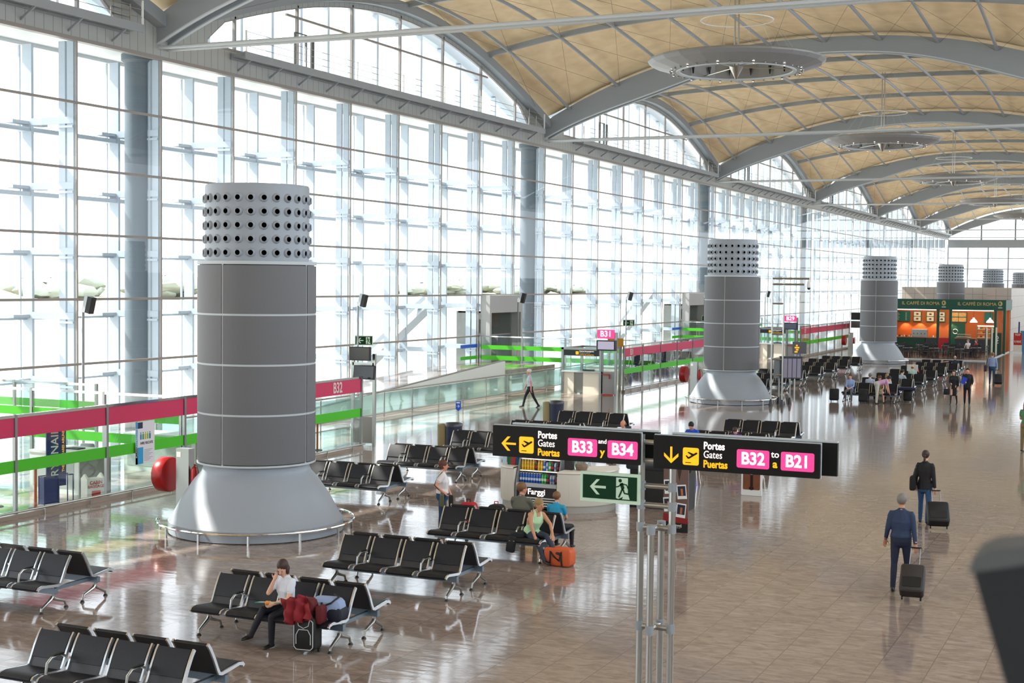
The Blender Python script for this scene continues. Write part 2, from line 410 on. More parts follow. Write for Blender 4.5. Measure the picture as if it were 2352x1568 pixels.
# main arches with twin tie rods
def arch_depth(u): return .85+.55*math.exp(-((abs(u)-.62)/.28)**2)+.1*abs(u)
a0_ = None
for k, y in enumerate(AY):
    if a0_ is None:
        r = thing('ceiling_arch', None, None, (0, y, 0)); S_(r)
        m = MB().mat(BEAMC, False); n = 48; vs = []; fs = []
        for i in range(n+1):
            u = -1+2*i/n; x = XC+HW*u; zt = zs(x, 0)+.15; d = arch_depth(u)
            for w2, z in ((-.42, zt), (.42, zt), (.42, zt-d), (.26, zt-d), (.26, zt-d+.16), (-.26, zt-d+.16), (-.26, zt-d), (-.42, zt-d)): vs.append((x, w2, z))
        for i in range(n):
            for j in range(8): a, b = i*8, (i+1)*8; fs.append((a+j, a+(j+1) % 8, b+(j+1) % 8, b+j))
        fs += [tuple(range(8)), tuple(range(n*8, n*8+8))[::-1]]
        m.add(vs, fs); m.obj('arch_beam', r)
        m = MB().mat(LGREY)
        for s_ in (-1, 1):
            m.bar([(XC+HW*(-1+2*i/n), s_*.34, zs(XC+HW*(-1+2*i/n), 0)+.15-arch_depth(-1+2*i/n)-.02) for i in range(n+1)], .18, .05)
        m.obj('bottom_flange', r)
        for s_ in (-1, 1):
            m = MB().mat(LGREY, True); m.tube([(XC+HW*u, s_*.28, 14.62-.05*(1-u*u)) for u in (-1, -.5, 0, .5, 1)], .075, 8); m.obj('tie_rod', r)
        proto(r); a0_ = r
    else: dup(a0_, (0, y, 0))

# far end wall
e_ = thing('window_200', None, None, (0, YE, 0)); S_(e_)
m = MB().mat(GREY)
for i in range(12): m.box(XW+3.6*i-.12, XW+3.6*i+.12, -.2, .2, 0, 13.2)
for z in (2, 4, 6.6, 8.75, 10.75): m.box(XW, 0, -.1, .1, z-.08, z+.08)
m.box(XW, 0, -.5, .3, 12.7, 14.2)
for i in range(5): x = XC-12+6*i; m.box(x-.15, x+.15, -.2, .2, 14.2, zs(x, 0))
m.obj('frame', e_)
m = MB().mat(GL); m.add([(XW, 0, 0), (0, 0, 0), (0, 0, 19.9), (XW, 0, 19.9)], [(0, 1, 2, 3)]); m.obj('pane', e_)

# maintenance gantries in front of the lunettes
g0 = None
for k in range(1, len(AY)-1):
    if g0 is None:
        g0 = thing('maintenance_gantry', 'grey steel maintenance gantry with railing along the arched window above the glass wall', 'gantry', (XW, AY[k], 0), 0, 'gantries under the arched windows')
        m = MB().mat(GREY); m.box(.15, .85, 4.4, 36.6, 14.95, 15.03); m.box(.8, .9, 4.4, 36.6, 14.85, 15.15); m.box(.1, .2, 4.4, 36.6, 14.85, 15.1); m.obj('walkway', g0)
        m = MB().mat(GREY)
        m.bar([(.1, 0, 14.45), (.8, 0, 14.9)], .05, .08); bme = m.mesh('bracket')
        for j in range(14): o = bpy.data.objects.new('bracket', bme); C.objects.link(o); o.parent = g0; o.location = (0, 5+j*2.36, 0)
        pme = MB().mat(WHITE).box(.82, .88, -.035, .035, 15.1, 16.05).mesh('railing_post')
        for j in range(8): o = bpy.data.objects.new('railing_post', pme); C.objects.link(o); o.parent = g0; o.location = (0, 4.53+j*4.57, 0)
        m = MB().mat(STEEL)
        for z in (15.4, 15.7, 16.0): m.tube([(.85, 4.5, z), (.85, 36.5, z)], .012, 4)
        for y in (35.4, 36.5):
            m.tube([(.3, y, 15), (.3, y, 16.3)], .03, 6)
        for z in range(5): m.tube([(.3, 35.4, 15.2+z*.25), (.3, 36.5, 15.2+z*.25)], .015, 4)
        m.obj('railing_cable', g0); proto(g0)
    else: dup(g0, (XW, AY[k], 0))

# ------------------------------------------------------------------ outdoors
APR = mat('pale_concrete_apron', 'c9c6bd', .9, noise=.06, nscale=.05)
m = MB().mat(APR); m.box(-700, XW-.05, -250, 900, -.8, -.35); m.box(-700, 300, YE+.3, 900, -.8, -.34); S_(m.obj('ground_apron'))
m = MB().mat(mat('dry_grass', '96917a', .95, noise=.1, nscale=.03)); m.box(-680, -170, -200, 850, -.34, -.3); S_(m.obj('ground_dry_grass'))
for y in (58, 97):
    pass
LEAFC = mat('haze_paled_green_leaves', 'aab0a4', .9, noise=.25, nscale=.6)  # distance haze is put into the leaf colour by paling it
TRK = mat('grey_bark', '8a7c6c', .9)
rt_ = random.Random(3)
def tree_mesh(seed):
    rr = random.Random(seed); m = MB().mat(LEAFC, True)
    for _ in range(9):
        a = rr.uniform(0, 2*pi); q = rr.uniform(0, 3.2); m.ball((q*cos(a), q*sin(a), rr.uniform(3.4, 6)), rr.uniform(1.4, 2.4), None, rr.uniform(1.2, 1.9), 9, 6)
    vs = [V(v) for v in m.v]; m.v = [tuple(v+V((rr.uniform(-.3, .3), rr.uniform(-.3, .3), rr.uniform(-.3, .3)))) for v in vs]
    me = m.mesh('crown'); t = MB().mat(TRK, True); t.tube([(0, 0, -.3), (.1, 0, 2), (0, .1, 4.2)], [.35, .28, .2], 7); return me, t.mesh('trunk')
TM = [tree_mesh(s_) for s_ in range(4)]
for i in range(40):
    x = -300+25*((i*7)%3)+rt_.uniform(-4, 4); y = 60+i*15; cr_, tr_ = TM[i % 4]
    t = thing('roadside_tree', 'haze-paled green tree far beyond the apron, seen pale through the glass wall', 'tree', (x, y, -3.0), rt_.uniform(0, 6), 'trees beyond the airfield'); q = rt_.uniform(.9, 1.2); t.scale = (q*2.5, q*2.5, q*1.05)
    for nme, me in (('crown', cr_), ('trunk', tr_)): o = bpy.data.objects.new(nme, me); C.objects.link(o); o.parent = t
m = MB().mat(mat('pale_hangar_wall', 'd8dadb', .8)); m.box(-16, 16, -9, 9, -.3, 6.5); m.prism([(-16, 6.5), (16, 6.5), (0, 9)], lambda a, b, t: (a, t, b), -9, 9)
m.obj('hangar', None, (-205, 330, 0), label='long pale hangar with a low gable roof beyond the apron', cat='building')
m = MB().mat(WHITE)
# ------------------------------------------------------------------ ventilation columns
COLM = mat('column_blue_grey_paint', '939ba4', .42, noise=.02, nscale=1)
CLM = mat('perforated_grey_cladding', '66676a', .55, noise=.06, nscale=30)
CY = [26.36+BAY*k for k in range(6)]
def column():
    r = thing('ventilation_column', 'nearest big grey air column with ringed nozzles, beside the B32 gate fence', 'column', (XC, CY[0], 0), 0, 'ventilation columns down the middle of the hall')
    m = MB().mat(COLM, True)
    m.lathe([(1.86, 0), (1.93, .02), (1.93, .26)], 56); m.lathe([(1.93, .26), (1.88, .3), (1.62, .78), (1.36, 1.16), (1.21, 1.32), (1.17, 1.42), (1.17, 1.62)], 56); m.obj('conical_base', r)
    m = MB().mat(LGREY, True); m.lathe([(1.1, 1.53), (1.31, 1.53), (1.31, 1.57), (1.1, 1.57)], 56)
    m.lathe([(1.1, 5.9), (1.31, 5.9), (1.31, 5.97), (1.1, 5.97)], 56); m.obj('edge_ring', r)
    m = MB().mat(DARK, True); m.lathe([(1.25, 1.57), (1.25, 5.9)], 40); m.obj('inner_drum', r)
    for i in range(4):
        for j in range(4):
            z0 = 1.57+1.083*i; m = MB().mat(CLM, True)
            a0, a1 = 90*j+.8, 90*j+89.2
            m.lathe([(1.26, z0+.02), (1.3, z0+.02), (1.3, z0+1.06), (1.26, z0+1.06)], 18, a0=a0, a1=a1)
            m.obj('cladding_panel', r)
    m = MB().mat(LGREY, True)
    for i in range(1, 4): z0 = 1.57+1.083*i; m.lathe([(1.26, z0-.025), (1.292, z0-.025), (1.292, z0+.02), (1.26, z0+.02)], 56)
    for j in range(4):
        t = RD(90*j); c, s_ = cos(t), sin(t); m.box(-.012, .012, -.02, .02, 1.57, 5.9, Matrix.Translation((1.275*c, 1.275*s_, 0)) @ Matrix.Rotation(t, 4, 'Z'))
    m.obj('joint_strip', r)
    m = MB().mat(COLM, True); m.lathe([(1.14, 5.9), (1.14, 7.6), (1.12, 7.64), (1.06, 7.64), (1.06, 5.95)], 56); m.mat(RUB); m.lathe([(1.05, 5.95), (1.05, 7.5)], 40); m.obj('nozzle_drum', r)  # black sleeve paints the dark hollow inside the drum
    m = MB().mat(COLM, True); m.lathe([(.103, 0), (.096, .02), (.08, .042), (.06, .056), (.056, .052), (.054, .02)], 14); m.mat(mat('nozzle_throat_painted_shade', '020202', 1, spec=0)); m.lathe([(.056, .044), (.0, .042)], 14)  # black disc stands in for the shade inside the open nozzle
    nm = m.mesh('nozzle'); back = MB()
    back.mat(COLM, True); n_ = 0
    for q in range(5):
        z = 6.15+.295*q
        for j in range(26):
            t = 2*pi*(j+.5)/26; M = Matrix.Translation((1.135*cos(t), 1.135*sin(t), z)) @ Matrix.Rotation(t, 4, 'Z') @ Matrix.Rotation(pi/2, 4, 'Y')
            facing = cos(t-RD(-70))
            if facing > -.06 and n_ < 100:
                o = bpy.data.objects.new('nozzle', nm); C.objects.link(o); o.parent = r; o.matrix_local = M; n_ += 1
            else: back.lathe([(.100, 0), (.096, .02), (.075, .025), (.07, .05), (.052, .06), (.047, .02)], 10, M=M)
    tag(back.obj('nozzle_rear', r), kind='stuff')
    m = MB().mat(CHROME, True); m.tube([(2.17*cos(RD(a)), 2.17*sin(RD(a)), .25) for a in range(-150, 151, 5)], .028, 8); m.obj('guard_rail', r)
    for i, a in enumerate(range(-150, 151, 30)):
        t = RD(a); m = MB().mat(STEEL); m.box(-.02, .02, -.02, .02, 0, .25, Matrix.Translation((2.12*cos(t), 2.12*sin(t), 0))); m.box(-.22, .0, -.015, .015, .18, .22, Matrix.Translation((2.12*cos(t), 2.12*sin(t), 0)) @ Matrix.Rotation(t, 4, 'Z')); m.obj('rail_post', r)
    return proto(r)
c0 = column()
for i, l in enumerate(('second grey air column with ringed nozzles, left of the tall steel camera mast', 'third grey air column, standing at the left corner of the green cafe', 'grey air column rising over the green cafe sign', 'fifth grey air column, only its nozzle drum showing above the tiled wall', 'farthest grey air column, only its top showing at the right edge of the tiled wall')):
    dup(c0, (XC, CY[i+1], 0), None, l)

# ------------------------------------------------------------------ ring lamps
LAMPM = mat('ring_lamp_grey_metal', '8d8f90', .4, .25)
BULB = mat('lit_spot', 'fff2e6', .5, emit=14)
def ring_lamp():
    r = thing('ring_lamp', 'nearest and largest grey ring lamp hanging under the arched ceiling, above the second column', 'lamp', (XC, CY[1], 0), 0, 'ring lamps under the roof')
    m = MB().mat(LAMPM, False); m.lathe([(2.72, 15.5), (2.95, 15.47), (3.95, 15.78), (4.13, 15.92), (4.12, 16.0), (3.9, 16.08), (2.72, 16.2), (2.68, 15.5)], 24, a0=7.5, a1=367.5); m.obj('shade', r)
    m = MB().mat(LGREY, True); m.lathe([(2.6, 15.52), (2.62, 15.46), (2.78, 15.44), (2.8, 15.5)], 48); m.obj('inner_rim', r)
    u = MB().mat(STEEL, True); u.lathe([(.055, 0), (.07, -.05), (.04, -.08)], 10); u.mat(BULB); u.lathe([(.0, -.06), (.055, -.06)], 10, cap=False); um = u.mesh('spotlight')
    u = MB().mat(STEEL, True); u.lathe([(.055, 0), (.06, -.05), (.03, -.06), (0, -.05)], 10); ud = u.mesh('spotlight')
    for j in range(36):
        t = 2*pi*j/36; o = bpy.data.objects.new('spotlight', um if j % 3 == 0 else ud); C.objects.link(o); o.parent = r; o.location = (3.06*cos(t), 3.06*sin(t), 15.5)
    m = MB().mat(STEEL, True); m.lathe([(.1, 15.75), (.34, 15.7), (.05, 15.15), (.0, 15.12)], 12); m.obj('hub', r)
    m = MB().mat(STEEL, True)
    for j in range(3): t = RD(20+120*j); m.tube([(.2*cos(t), .2*sin(t), 15.68), (2.7*cos(t), 2.7*sin(t), 15.6)], .03, 6)
    m.obj('spoke', r)
    m = MB().mat(STEEL, True); m.tube([(.09, 0, 15.7), (.09, 0, 20.75)], .04, 6); m.tube([(-.09, 0, 15.7), (-.09, 0, 20.75)], .04, 6); m.obj('suspension_rod', r)
    m = MB().mat(WHITE, True); m.tube([(1.68*cos(RD(a)), 1.68*sin(RD(a)), 17.85) for a in range(0, 360, 10)], .025, 6, closed=True); m.obj('upper_ring', r)
    m = MB().mat(LGREY)
    for j in range(12): t = 2*pi*j/12; m.tube([(2.9*cos(t), 2.9*sin(t), 16.1), (1.68*cos(t), 1.68*sin(t), 17.85), (.9*cos(t), .9*sin(t), 20.6)], .005, 3)
    m.obj('suspension_cable', r)
    for j in range(16): t = 2*pi*j/16; m = MB().mat(RUB); m.prism([(-.07, 16.05), (.07, 16.05), (0, 15.65)], lambda a, b, q, t=t: (q*cos(t)-a*sin(t), q*sin(t)+a*cos(t), b), 2.55, 2.62); m.obj('fin', r)
    return proto(r)
l0 = ring_lamp()
for i, l in enumerate(('second ring lamp from the front, hanging above the third column', 'third ring lamp from the front, half way down the hall', 'fourth ring lamp, small and far down the hall', 'farthest ring lamp, close to the end window')):
    dup(l0, (XC, CY[i+2], 0), None, l)

# ------------------------------------------------------------------ benches
PADB = mat('navy_black_seat_pad', '10131c', .46, spec=.36, bump=.2, bscale=120)
def seat_side():   # (y, z) of one seat facing -y: front lip, seat, back
    return [(-.93, .405), (-.9, .44), (-.82, .455), (-.6, .43), (-.44, .415), (-.385, .43), (-.345, .5), (-.27, .66), (-.19, .8), (-.14, .865)]
def strip(m, prof, x0, x1, th):
    pr = [V((0, y, z)) for y, z in prof]; n = len(pr); off = []
    for i in range(n):
        d = (pr[min(i+1, n-1)]-pr[max(i-1, 0)]).normalized(); nn = V((0, -d.z, d.y)); off.append(pr[i]+nn*th)
    poly = [(p.y, p.z) for p in pr]+[(p.y, p.z) for p in reversed(off)]
    return m.prism(poly, lambda a, b, t: (t, a, b), x0, x1)
def bench():
    r = thing('bench', 'x', 'bench', (0, 0, 0), 0, 'black double-sided benches in the waiting area')
    P = seat_side(); W = .265
    me = {}
    m = MB().mat(DARK, True); strip(m, [(y, z-.012) for y, z in P], -W, W, .01); me['seat'] = m.mesh('seat')
    m = MB().mat(PADB, True); strip(m, [(-.925, .41)]+P[1:5], -W+.012, W-.012, .035); me['seat_pad'] = m.mesh('seat_pad')
    m = MB().mat(PADB, True); strip(m, [(-.325, .54), (-.27, .66), (-.19, .8), (-.15, .86)], -W+.012, W-.012, .03); me['back_pad'] = m.mesh('back_pad')
    m = MB().mat(mat('seat_frame_chrome', 'c8ccd0', .22, .9), True)
    m.bar([(0, y, z+.008) for y, z in P], .028, .045); me['side_frame'] = m.mesh('side_frame')
    m = MB().mat(STEEL, True); m.tube([(0, -.36, .62), (0, -.45, .665), (0, -.62, .655), (0, -.7, .6), (0, -.73, .45)], .018, 8); m.mat(RUB); m.bar([(0, -.4, .675), (0, -.6, .68)], .045, .02); me['armrest'] = m.mesh('armrest')
    for side in (0, 1):
        R = Matrix.Rotation(pi*side, 4, 'Z')
        for i in range(4):
            x = -.975+.65*i
            s0 = bpy.data.objects.new('seat', me['seat']); C.objects.link(s0); s0.parent = r; s0.matrix_local = R @ Matrix.Translation((x, 0, 0))
            for k, dx in (('seat_pad', 0), ('back_pad', 0), ('side_frame', -W-.012), ('side_frame', W+.012)): o = bpy.data.objects.new(k, me[k]); C.objects.link(o); o.parent = s0; o.location = (dx, 0, 0)
        for x in (-.65, .65):
            o = bpy.data.objects.new('armrest', me['armrest']); C.objects.link(o); o.parent = r; o.matrix_local = R @ Matrix.Translation((x, 0, 0))
        m = MB().mat(BEAM2); m.box(-1.28, 1.28, -.56, -.48, .29, .39, R); m.obj('beam', r)
        for x in (-1.2, 1.2):
            m = MB().mat(STEEL, True); R2 = R @ Matrix.Translation((x, 0, 0)); t_ = lambda pts: [R2 @ V(p) for p in pts]
            m.tube(t_([(0, -.52, .4), (0, -.52, .22)]), [.035, .032], 8)
            m.tube(t_([(0, -.52, .25), (0, -.56, .2), (0, -.78, .08), (0, -.79, .02)]), [.032, .03, .022, .018], 8)
            m.tube(t_([(0, -.52, .25), (0, -.48, .2), (0, -.24, .12), (0, -.2, .02)]), [.032, .03, .022, .018], 8)
            leg = m.obj('leg', r)
            m = MB().mat(RUB, True)
            for yy in (-.79, -.2): m.lathe([(.04, 0), (.036, .015), (.015, .04)], 10, M=R2 @ Matrix.Translation((0, yy, 0)), cap=True)
            m.obj('rubber_foot', leg)
    for x in (-1.1, 1.1): m = MB().mat(BEAM2); m.box(x-.03, x+.03, -.48, .48, .31, .37); m.obj('cross_beam', r)
    return proto(r)
b0 = bench()
BENCHES = {
 'A': (-12.28, 14.75, 'black double bench cut off at the bottom left corner of the view'),
 'B': (-17.9, 18.8, 'black double bench cut off by the left edge, in front of the nearest column'),
 'C': (-12.33, 18.83, 'black double bench where the woman in a white shirt sits reading'),
 'D': (-12.36, 22.71, 'empty black double bench between the reading woman and the family'),
 'E': (-12.22, 26.5, 'black double bench with a woman in pale green, a man and a boy'),
 'F': (-18.73, 31.45, 'empty black double bench just right of the nearest column'),
 'G': (-18.73, 35.75, 'empty black double bench behind the standing woman in a white t-shirt'),
 'H': (-18.8, 39.95, 'black double bench beside the blue bin, partly behind the B33 and B34 sign'),
 'H2': (-18.6, 43.9, 'black double bench mostly hidden behind the B33 and B34 sign'),
 'I': (-18.49, 47.9, 'empty black double bench just above the left gate sign, beside a bin'),
 'K': (-12.28, 43.75, 'black double bench with a man and boy bending, hidden behind the B32 and B21 sign'),
 'J': (-12.28, 47.9, 'empty black double bench just above the right gate sign'),
 'L1': (-18.75, 69.35, 'empty black double bench right behind the second column base'),
 'L2': (-18.75, 73.4, 'empty black double bench second row from the second column'),
 'L3': (-18.78, 77.4, 'empty black double bench behind the striped notice board'),
 'L4': (-18.75, 81.8, 'empty black double bench, fourth row from the second column'),
 'L5': (-18.8, 85.9, 'empty black double bench, fifth row from the second column'),
 'L6': (-18.8, 89.9, 'empty black double bench, sixth row from the second column'),
 'L7': (-18.8, 93.9, 'empty black double bench, last row before the third column'),
 'R1': (-12.38, 69.15, 'black double bench with the crowd around the man in a pink shirt'),
 'R2': (-12.33, 73.3, 'black double bench with a dark-haired man in a pale blue shirt at its back'),
 'R3': (-12.38, 77.6, 'black double bench with a man in a pale green shirt at its back'),
 'R4': (-12.33, 81.5, 'black double bench where a person in red reads a newspaper'),
 'R5': (-12.33, 85.3, 'empty black double bench, two rows in front of the man in dark stripes'),
 'R6': (-12.15, 89.6, 'black double bench with the man in a dark striped shirt'),
 'R7': (-12.3, 93.2, 'empty black double bench nearest to the cafe terrace')}
for i, (k, (x, y, l)) in enumerate(BENCHES.items()):
    if i == 0: b0.location = (x, y, 0); b0['label'] = l
    else: dup(b0, (x, y, 0), None, l)
def seat(b, i, back=False):
    x, y, _ = BENCHES[b]; return (x-.975+.65*i, y+(.62 if back else -.62))

# ------------------------------------------------------------------ gate sign mast in front
BOARD = mat('sign_black_face', '0e0e0e', .5, spec=.25)
YEL = mat('sign_yellow_light', 'f2ac10', .4, emit=.62)
WHL = mat('sign_white_light', 'fff0ea', .4, emit=.9)
PKL = mat('sign_pink_light', 'e23c84', .4, emit=.6)
SGR = mat('exit_green', '06331a', .6, spec=.2)
SPALE = mat('exit_pale_green', 'c4dcc4', .4)
SY = 18.0
def plane_icon(m, x, z, s, y):
    P = [(-.3, .02), (-.22, .03), (-.12, -.06), (.04, .05), (-.2, .2), (-.12, .23), (.16, .13), (.3, .22), (.38, .2), (.36, .13), (-.1, -.16), (-.18, -.14)]
    m.prism([(x+a*s, z+b*s+.02*s) for a, b in P], lambda a, b, t: (a, t, b), y-.004, y)
    m.box(x-.3*s, x+.02*s, y-.004, y, z-.36*s, z-.32*s)
def arrow(m, x, z, s, y, ang, w_=.13):
    c, n = cos(ang), sin(ang); R_ = lambda a, b: (x+(a*c-b*n)*s, z+(a*n+b*c)*s)
    for poly in ([(-.3, 0), (-.3+w_*.467, -w_/2), (.5, -w_/2), (.5, w_/2), (-.3+w_*.467, w_/2)], [(-.5, 0), (-.08, .45), (.12, .45), (-.3, 0), (.12, -.45), (-.08, -.45)]):
        m.prism([R_(a, b) for a, b in poly], lambda a, b, t: (a, t, b), y-.004, y)
mast = thing('sign_mast', 'tall mast of four steel tubes that carries the gate signs in the foreground', 'sign post', (0, 0, 0))
PX = (-6.285, -5.845)
for x in PX:
    for y in (SY+.12, ):
        m = MB().mat(STEEL, True); m.tube([(x, y, 0), (x, y, 3.55)], .047, 12); m.obj('pole', mast)
for y in (SY-.1, SY+.34):
    m = MB().mat(STEEL, True); m.tube([((PX[0]+PX[1])/2, y, 0), ((PX[0]+PX[1])/2, y, 2.26)], .047, 12); m.obj('pole', mast)
for z in (.95, 2.3):
    m = MB().mat(STEEL, True); m.tube([(PX[0], SY+.12, z), (PX[1], SY+.12, z)], .04, 10); m.tube([((PX[0]+PX[1])/2, SY-.1, z), ((PX[0]+PX[1])/2, SY+.34, z)], .04, 10); m.obj('crossbar', mast)
for z in (2.6, 2.86, 3.2, 3.45):
    m = MB().mat(STEEL, True); m.tube([(PX[0], SY+.12, z), (PX[1], SY+.12, z)], .035, 10); m.obj('crossbar', mast)
for z in (.95, 2.3, 2.6, 2.86):
    for x in PX: m = MB().mat(GREY, True); m.tube([(x, SY+.12, z-.06), (x, SY+.12, z+.06)], .06, 12); m.obj('clamp', mast)
for y in (SY-.1, SY+.34):
    for z in (.95, 2.3): m = MB().mat(GREY, True); m.tube([((PX[0]+PX[1])/2, y, z-.06), ((PX[0]+PX[1])/2, y, z+.06)], .06, 12); m.obj('clamp', mast)
def gate_board(x0, x1, z0, z1, label, kind, a, b, mid1, mid2, left):
    r = thing('gate_sign', label, 'sign', (0, SY, 0)); g = r
    m = MB().mat(BOARD); m.rbox(x0, x1, -.06, 0, z0, z1, .01); m.box(x0+.15, x1+.15, .28, .36, z0, z1-.011); m.obj('sign_face', r)
    m = MB().mat(LGREY); m.box(x0-.005, x1+.005, -.005, .03, z0-.005, z1+.01); m.box(x0+.15, x1+.15, .28, .36, z1-.01, z1+.012); m.box(x0+.5, x0+.56, .0, .3, z1-.1, z1-.03); m.box(x1-.5, x1-.44, .0, .3, z1-.1, z1-.03); m.obj('housing', r)
    y = -.062; zc = (z0+z1)/2
    ax = x0+.22
    m = MB().mat(YEL); arrow(m, ax+.03, zc-.03, .22, y, 0 if left else pi/2); m.obj('arrow', r)
    m = MB().mat(YEL); m.rbox(ax+.19, ax+.41, y-.003, y, zc-.15, zc+.08, .025); p = m.obj('airplane_pictogram', r)
    m = MB().mat(BOARD); plane_icon(m, ax+.3, zc-.035, .24, y-.005); m.obj('airplane', p)
    tx = ax+.47
    for s_, z, mm, bo in (('Portes', zc+.115, WHL, .003), ('Gates', zc-.0, WHL, 0), ('Puertas', zc-.125, YEL, .004)): text(s_, .136, mm, r, (tx, y, z), bold=bo, sx=.8)
    bx = tx+.45
    for s_, x in ((a, bx), (b, bx+.58)):
        m = MB().mat(PKL); m.rbox(x, x+.43, y-.004, y, zc-.14, zc+.1, .025); q = m.obj('gate_number_panel', r)
        text(s_, .22, WHL, q, (x+.215, y-.007, zc-.022), align='CENTER', bold=.006, sx=.92)
    text(mid1, .085 if mid1 == 'and' else .12, WHL, r, (bx+.505, y, zc+.075 if mid1 == 'and' else zc+.055), align='CENTER', bold=.001)
    text(mid2, .14, YEL, r, (bx+.505, y, zc-.07), align='CENTER', bold=.004)
gate_board(-8.43, -6.25, 3.15, 3.58, 'black lit sign to gates B33 and B34 with a left arrow', 'gate', 'B33', 'B34', 'and', 'y', True)
gate_board(-6.06, -3.84, 3.13, 3.57, 'black lit sign to gates B32 to B21 with a down arrow', 'gate', 'B32', 'B21', 'to', 'a', False)
r = thing('exit_sign', 'green and white running-man exit sign with left arrow, below the gate signs', 'sign', (0, SY, 0))
m = MB().mat(SPALE); m.rbox(-7.11, -6.25, -.04, 0, 2.61, 3.02, .008); m.obj('sign_face', r)
m = MB().mat(SGR); m.box(-7.07, -6.29, -.044, -.04, 2.66, 2.98); m.obj('green_field', r)
m = MB().mat(SPALE); arrow(m, -6.85, 2.82, .23, -.044, 0, .15); m.obj('arrow', r)
def run_man(r, x, z, s, y, pale, dark, sgn=1):
    m = MB().mat(pale); q = lambda a, b, t: (x+a*s*sgn, t, z+b*s)
    m.prism([(-.3, -.46), (-.18, -.5), (.05, -.38), (.0, -.5), (.38, -.5), (.28, -.2), (.28, .5), (-.3, .5)], q, y-.002, y); d = m.obj('door_pictogram', r)
    m = MB().mat(dark, True); yy = y-.004
    m.ball((x-.1*s*sgn, yy, z+.36*s), .085*s, .003, .085*s)
    for pts, w_ in (([(-.05, .25), (.05, -.02)], .16), ([(.0, .22), (.22, .18), (.3, .0)], .055), ([(-.02, .2), (-.2, .08), (-.34, .05)], .055), ([(.03, 0), (.12, -.22), (.38, -.25)], .075), ([(.02, 0), (-.06, -.2), (-.16, -.42)], .075)):
        P = [(x+a*s*sgn, yy, z+b*s) for a, b in pts]
        m.bar(P, .003, w_*s, up_=V((0, 0, 1)) if abs(P[-1][0]-P[0][0]) > abs(P[-1][2]-P[0][2]) else V((1, 0, 0)))
    m.obj('running_man', d)
run_man(r, -6.5, 2.82, .29, -.044, SPALE, SGR)

# ------------------------------------------------------------------ glass gate fences
FX = -23.9
POSTM = mat('fence_post_steel', '9a9c9a', .3, .9)
def fence(name, label, p0, p1, n, pink=None, green=((1.08, 1.34),), h=2.4, rail=True, grp='glass gate fences', kick=True):
    """p0 -> p1 ; local x along the fence"""
    p0, p1 = V(p0), V(p1); d = p1-p0; L = d.length; a = math.atan2(d.y, d.x)
    r = thing(name, label, 'glass fence', p0, a, grp); w_ = L/n
    for i in range(n+1): m = MB().mat(POSTM); m.box(w_*i-.04, w_*i+.04, -.04, .04, 0, h); m.obj('post', r)
    m = MB().mat(CHROME); m.box(0, L, -.035, .035, h-.07, h); m.obj('top_rail', r)
    for i in range(n):
        m = MB().mat(GF); m.add([(w_*i+.05, 0, .12), (w_*(i+1)-.05, 0, .12), (w_*(i+1)-.05, 0, h-.08), (w_*i+.05, 0, h-.08)], [(0, 1, 2, 3)]); g = m.obj('glass_panel', r)
        if pink: m = MB().mat(PINK); m.box(w_*i+.05, w_*(i+1)-.05, -.012, .012, pink[0], pink[1]); m.obj('pink_band', g)
        for z0, z1 in green: m = MB().mat(GREEN); m.box(w_*i+.05, w_*(i+1)-.05, -.01, .01, z0, z1); m.obj('green_band', g)
    if kick:
        m = MB().mat(mat('beige_stone_kerb', '9c8b7c', .3)); m.box(0, L, -.1, .1, 0, .1); m.obj('kerb', r)
        m = MB().mat(STEEL, True); m.tube([(0, kick*.16, .17), (L, kick*.16, .17)], .025, 8)
        for i in range(n*2): m.tube([(w_*(i+.5)/2, kick*.16, .0), (w_*(i+.5)/2, kick*.16, .17)], .02, 6)
        m.obj('kick_rail', r)
    return r
f = fence('glass_fence', 'glass gate fence with pink B32 band, left of the nearest column', (FX, 40.6, 0), (FX, 18.7, 0), 7, (1.88, 2.33), ((1.06, 1.34),), kick=1)
text('B32', .48, OFFW, f, (1.5, .016, 2.1), (pi/2, 0, pi), 'CENTER', bold=.008, sx=.75)
f = fence('glass_fence', 'glass gate fence with pink B31 band, left of the second column', (-24.6, 88.5, 0), (-24.6, 67.9, 0), 7, (1.8, 2.23), ((.92, 1.2),), kick=1)
text('B31', .44, OFFW, f, (19.4, .016, 2.0), (pi/2, 0, pi), 'CENTER', bold=.008, sx=.75)
f = fence('glass_fence', 'glass gate fence with pink B29 band, between the second and third columns', (-24.6, 126, 0), (-24.6, 107.2, 0), 6, (1.76, 2.2), ((.95, 1.22),), kick=1)
text('B29', .44, OFFW, f, (17.3, .016, 1.98), (pi/2, 0, pi), 'CENTER', bold=.008, sx=.75)
text('B27', .44, OFFW, f, (1.4, .016, 1.98), (pi/2, 0, pi), 'CENTER', bold=.008, sx=.75)
GG = ((1.62, 1.86), (1.0, 1.26))
fence('glass_fence', 'glass cross fence with two green bands behind the B32 desks', (-24, 31.2, 0), (-34.5, 31.2, 0), 4, None, GG, kick=0)
fence('glass_fence', 'rear glass cross fence with two green bands near the window, left of the nearest column', (-28.8, 33.4, 0), (-35.2, 33.4, 0), 2, None, GG, kick=0)
fence('glass_fence', 'glass cross fence with double green bands in front of the grey boarding doorway by B31', (-35.9, 74.6, 0), (-25.2, 74.6, 0), 4, None, GG, kick=0)
fence('glass_fence', 'glass cross fence with green bands behind the second column', (-35.9, 113.2, 0), (-25.2, 113.2, 0), 4, None, GG, kick=0)
fence('glass_fence', 'glass fence with green bands by the window beyond the B29 gate', (-34, 114, 0), (-34, 132, 0), 4, None, GG, kick=0)
BLU = mat('blue_film', '1250c8', .4)
